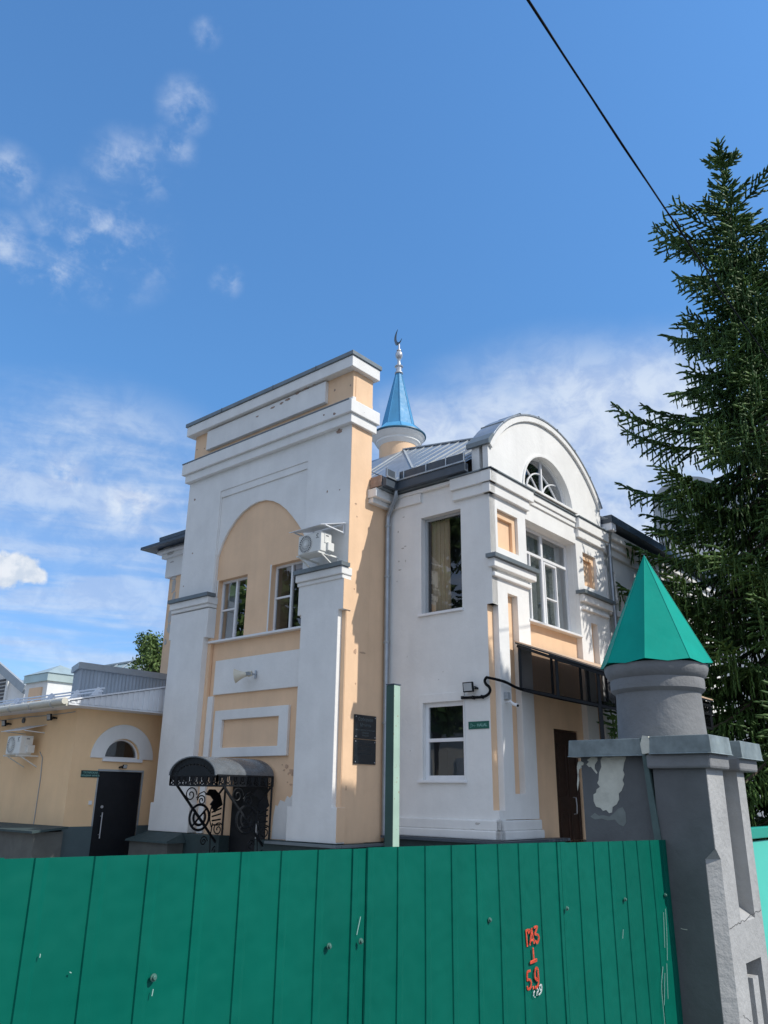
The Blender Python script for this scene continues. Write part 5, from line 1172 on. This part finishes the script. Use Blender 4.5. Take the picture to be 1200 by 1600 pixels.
def make_spruce(height, label, loc, seed=3, reach=None, density=1.0, zmin=.9, clip=3.12):
    rng = np.random.default_rng(seed); rd = random.Random(seed)
    r = thing('spruce_tree', label, 'spruce', loc)
    loc = Vector(loc)
    tk = MB(); tk.tube([loc+Vector((0,0,height*t)) for t in (0,.05,.3,.6,.85,1.0)], [.26,.22,.17,.10,.045,.008], 10); tk.build('trunk', BARK, r, smooth=True)
    P0=[];D=[];Ln=[];R=[]
    br = MB()
    reach = reach or (lambda z: 1)
    z = zmin
    while z < height-.25:
        t = z/height; top_d = height-z
        Lr = reach(top_d)
        nb = 6 if top_d > 2.5 else 4
        a0 = rd.uniform(0, 6.28); tier = (.78,1.12,.95)[int(z*1.05) % 3]
        for i in range(nb):
            az = a0+6.283*i/nb+rd.uniform(-.35,.35)
            du_ = -(math.cos(az)*U.x+math.sin(az)*U.y)
            L_ = Lr*rd.choice((.45,.62,.8,1.0,1.3))*tier*rd.uniform(.88,1.08)
            if clip and du_ > 0: L_ = min(L_, clip/du_)
            if top_d < 9 and -(math.cos(az)*W.x+math.sin(az)*W.y) > .72: L_ = min(L_, 1.9)
            elif top_d < 14 and -(math.cos(az)*W.x+math.sin(az)*W.y) > .62: L_ = min(L_, 3.1)
            zz = z+rd.uniform(-.15,.15)
            e0 = math.radians(35 if top_d < 2 else (18 if top_d < 5 else (2 if top_d < 9 else -10)))+rd.uniform(-.1,.1)
            sag = 0 if top_d < 2 else min(.30, .06*top_d/3)
            tip = .16 if top_d > 3 else .05
            pts = []; ns = max(5, int(L_/.14)); hz = np.array([math.cos(az), math.sin(az)])
            for j in range(ns+1):
                q = j/ns
                rr_ = L_*q*math.cos(e0)
                dz = L_*(math.sin(e0)*q - sag*math.sin(q*math.pi*.75) + tip*q**3)
                pts.append(np.array([hz[0]*rr_, hz[1]*rr_, zz+dz]))
            br.tube([loc+Vector(p) for p in pts[::max(1,ns//6)]], [max(.004,.045*min(1,L_/3)*(1-k_/len(pts[::max(1,ns//6)]))) for k_ in range(len(pts[::max(1,ns//6)]))], 4)
            side = np.array([-hz[1], hz[0], 0.])
            for j in range(1, ns+1):
                q = j/ns
                if q < .12 and top_d > 3: continue
                p = pts[j]; fwd = pts[j]-pts[j-1]; fwd /= np.linalg.norm(fwd)
                # shoot on the branch itself
                P0.append(pts[j-1]); D.append(fwd+rng.normal(size=3)*.08); Ln.append(.26); R.append(.034)
                tw = (.14+.62*math.sin(math.pi*min(1,(1-q)*.95+.08))**.8*min(1,L_/2.2))*rd.uniform(.7,1.15)
                for sg in (-1,1):
                    if rd.random() > .93*density: continue
                    dirn = fwd*.75+side*sg*rd.uniform(.55,.95)+np.array([0,0,rd.uniform(-.18,.10)])
                    dirn /= np.linalg.norm(dirn); m = max(1,int(tw/.085))
                    pp = p.copy()
                    for s in range(m):
                        dirn = dirn+np.array([0,0,-.05 if top_d > 3 else .01]); dirn /= np.linalg.norm(dirn)
                        P0.append(pp.copy()); D.append(dirn+rng.normal(size=3)*.08); Ln.append(rd.uniform(.14,.21)); R.append(rd.uniform(.022,.034))
                        # side fingers
                        if rd.random() < .75:
                            P0.append(pp.copy()); D.append(dirn*.6+side*rd.choice((-1,1))*.5+fwd*.4+np.array([0,0,rd.uniform(-.5,.15)])); Ln.append(rd.uniform(.09,.17)); R.append(rd.uniform(.020,.031))
                        pp = pp+dirn*.085
                # drapes hanging from the lower branches
                if top_d > 3.5:
                    for _ in range(2 if rd.random() < .7*density else 1):
                        hl = rd.uniform(.15,.45)*min(1.5,.55+top_d/14); off = side*rd.uniform(-tw*.7,tw*.7); pp = p+off*.8; m = int(hl/.10)+1
                        dr_ = np.array([rd.uniform(-.12,.12), rd.uniform(-.12,.12), -1.])
                        for s in range(m):
                            P0.append(pp.copy()); D.append(dr_+rng.normal(size=3)*.12); Ln.append(.17); R.append(rd.uniform(.020,.032)*(1-.35*s/m))
                            pp = pp+dr_*.10
        z += .30 if top_d > 3 else .33
    # leader
    for s in range(8):
        P0.append(np.array([0,0,height-.9+s*.14])); D.append(np.array([rd.uniform(-.1,.1),rd.uniform(-.1,.1),1.])); Ln.append(.2); R.append(.026)
    for s in range(20):
        a = rd.uniform(0,6.28); P0.append(np.array([0,0,height-.9+s*.03])); D.append(np.array([math.cos(a),math.sin(a),.7])); Ln.append(.16); R.append(.022)
    br.build('branches', BARK, r)
    V, Ft = spindles(np.array(P0), np.array(D), np.array(Ln), np.array(R), rng)
    o = bulk_mesh('crown', V, Ft, NEEDLE, r); print('spruce shoots', len(P0))
    return r
def sp_reach(d):   # branch length as a function of depth below the tip
    return float(np.interp(d, [0,.6,1.5,3,4.5,6,8,9.5,11,13,16,18], [.12,.38,.75,1.15,1.65,2.15,2.65,3.6,4.2,4.7,4.8,4.8]))
make_spruce(19.0, 'tall dark green spruce with drooping boughs right of the mosque', B(5.5,8.8,0), 3, sp_reach)

def make_leafy(name, label, loc, height, rad, cz0, n=9000, seed=1, leaf=.09, rz=None, group=None, cat='tree'):
    rng = np.random.default_rng(seed); rd = random.Random(seed)
    r = thing(name, label, cat, loc, group); loc = Vector(loc); rz = rz or (height-cz0)/2; cc = Vector((0,0,height-rz))
    tk = MB(); tk.tube([loc+Vector((0,0,h)) for h in (0,height*.3,height*.6,height*.9)], [.18,.14,.09,.03], 8)
    cl = []
    for i in range(26):
        v = rng.normal(size=3); v /= np.linalg.norm(v); q = rng.uniform(.45,.95); c = np.array([cc.x+v[0]*rad*q, cc.y+v[1]*rad*q, cc.z+v[2]*rz*q])
        cl.append((c, rng.uniform(.25,.5)*rad)); h0 = min(height*.85, max(height*.25, c[2]-rad*.8))
        tk.tube([loc+Vector((0,0,h0)), loc+Vector((c[0]*.5,c[1]*.5,(h0+c[2])/2+.1)), loc+Vector(c)], [.05,.03,.012], 5)
    tk.build('trunk', BARK, r, smooth=True)
    idx = rng.integers(0, len(cl), n); C_ = np.array([c for c,_ in cl])[idx]; Rr_ = np.array([q for _,q in cl])[idx]
    v = rng.normal(size=(n,3)); v /= np.linalg.norm(v,axis=1,keepdims=True); P = C_+v*(Rr_*rng.uniform(.2,1,n)**.5)[:,None]
    X = rng.normal(size=(n,3)); X /= np.linalg.norm(X,axis=1,keepdims=True); Y = np.cross(X, rng.normal(size=(n,3))); Y /= np.linalg.norm(Y,axis=1,keepdims=True)
    s = leaf*rng.uniform(.6,1.2,n)[:,None]
    V = np.empty((n,4,3)); V[:,0] = P-X*s; V[:,1] = P-Y*s*.5; V[:,2] = P+X*s; V[:,3] = P+Y*s*.5
    bulk_mesh('crown', V.reshape(-1,3), (np.arange(n)*4)[:,None]+np.arange(4)[None], LEAF, r)
    return r
ld = raydir(235,1020); ld.z = 0; ld.normalize()
make_leafy('birch_tree', 'distant light green tree between the annex roof and the tower', ld*30+Vector((.3,0,0)), 7.0, 1.25, 4.0, 9000, 4, .07)
# the row of trees right of the camera's view that throws the dappled shade on the gable side
make_leafy('maple_tree', 'broad leafy tree right of the view, shading the side door', B(11.8,3.65,0), 15.7, 1.45, 5.0, 32000, 8, .13, rz=6.4)

# across the street, behind the camera: seen in the window reflections and throwing light back on the shaded fronts
oh = thing('street_house', 'plain sunlit cream house across the street, behind the viewer', 'house', B(-2,-30,0))
m_ = MB(); m_.box(-26,7,-38,-30,0,6.5); m_.build('wall', mat('cream_wall', (.66,.60,.50), .9, var=.08, vscale=.6), oh)
m_ = MB(); m_.prism(lambda a,z,o: B(o,a,z), [(-38.6,6.5),(-29.4,6.5),(-34,9.2)], [], -26.5, 7.5); m_.build('roof', GCAP, oh)
m_ = MB()
for i in range(9): m_.box(-24+i*3.4,-22.6+i*3.4,-29.98,-29.9,2.0,4.0)
m_.build('window', GREYP, oh)
make_leafy('linden_tree', 'round leafy street tree behind the viewer', B(-15.5,-21,0), 17, 4.2, 4.0, 9000, 12, .34)
make_leafy('linden_tree', 'second round leafy street tree behind the viewer, farther left', B(-24,-16.5,0), 15, 4.2, 4.0, 7000, 13, .34)
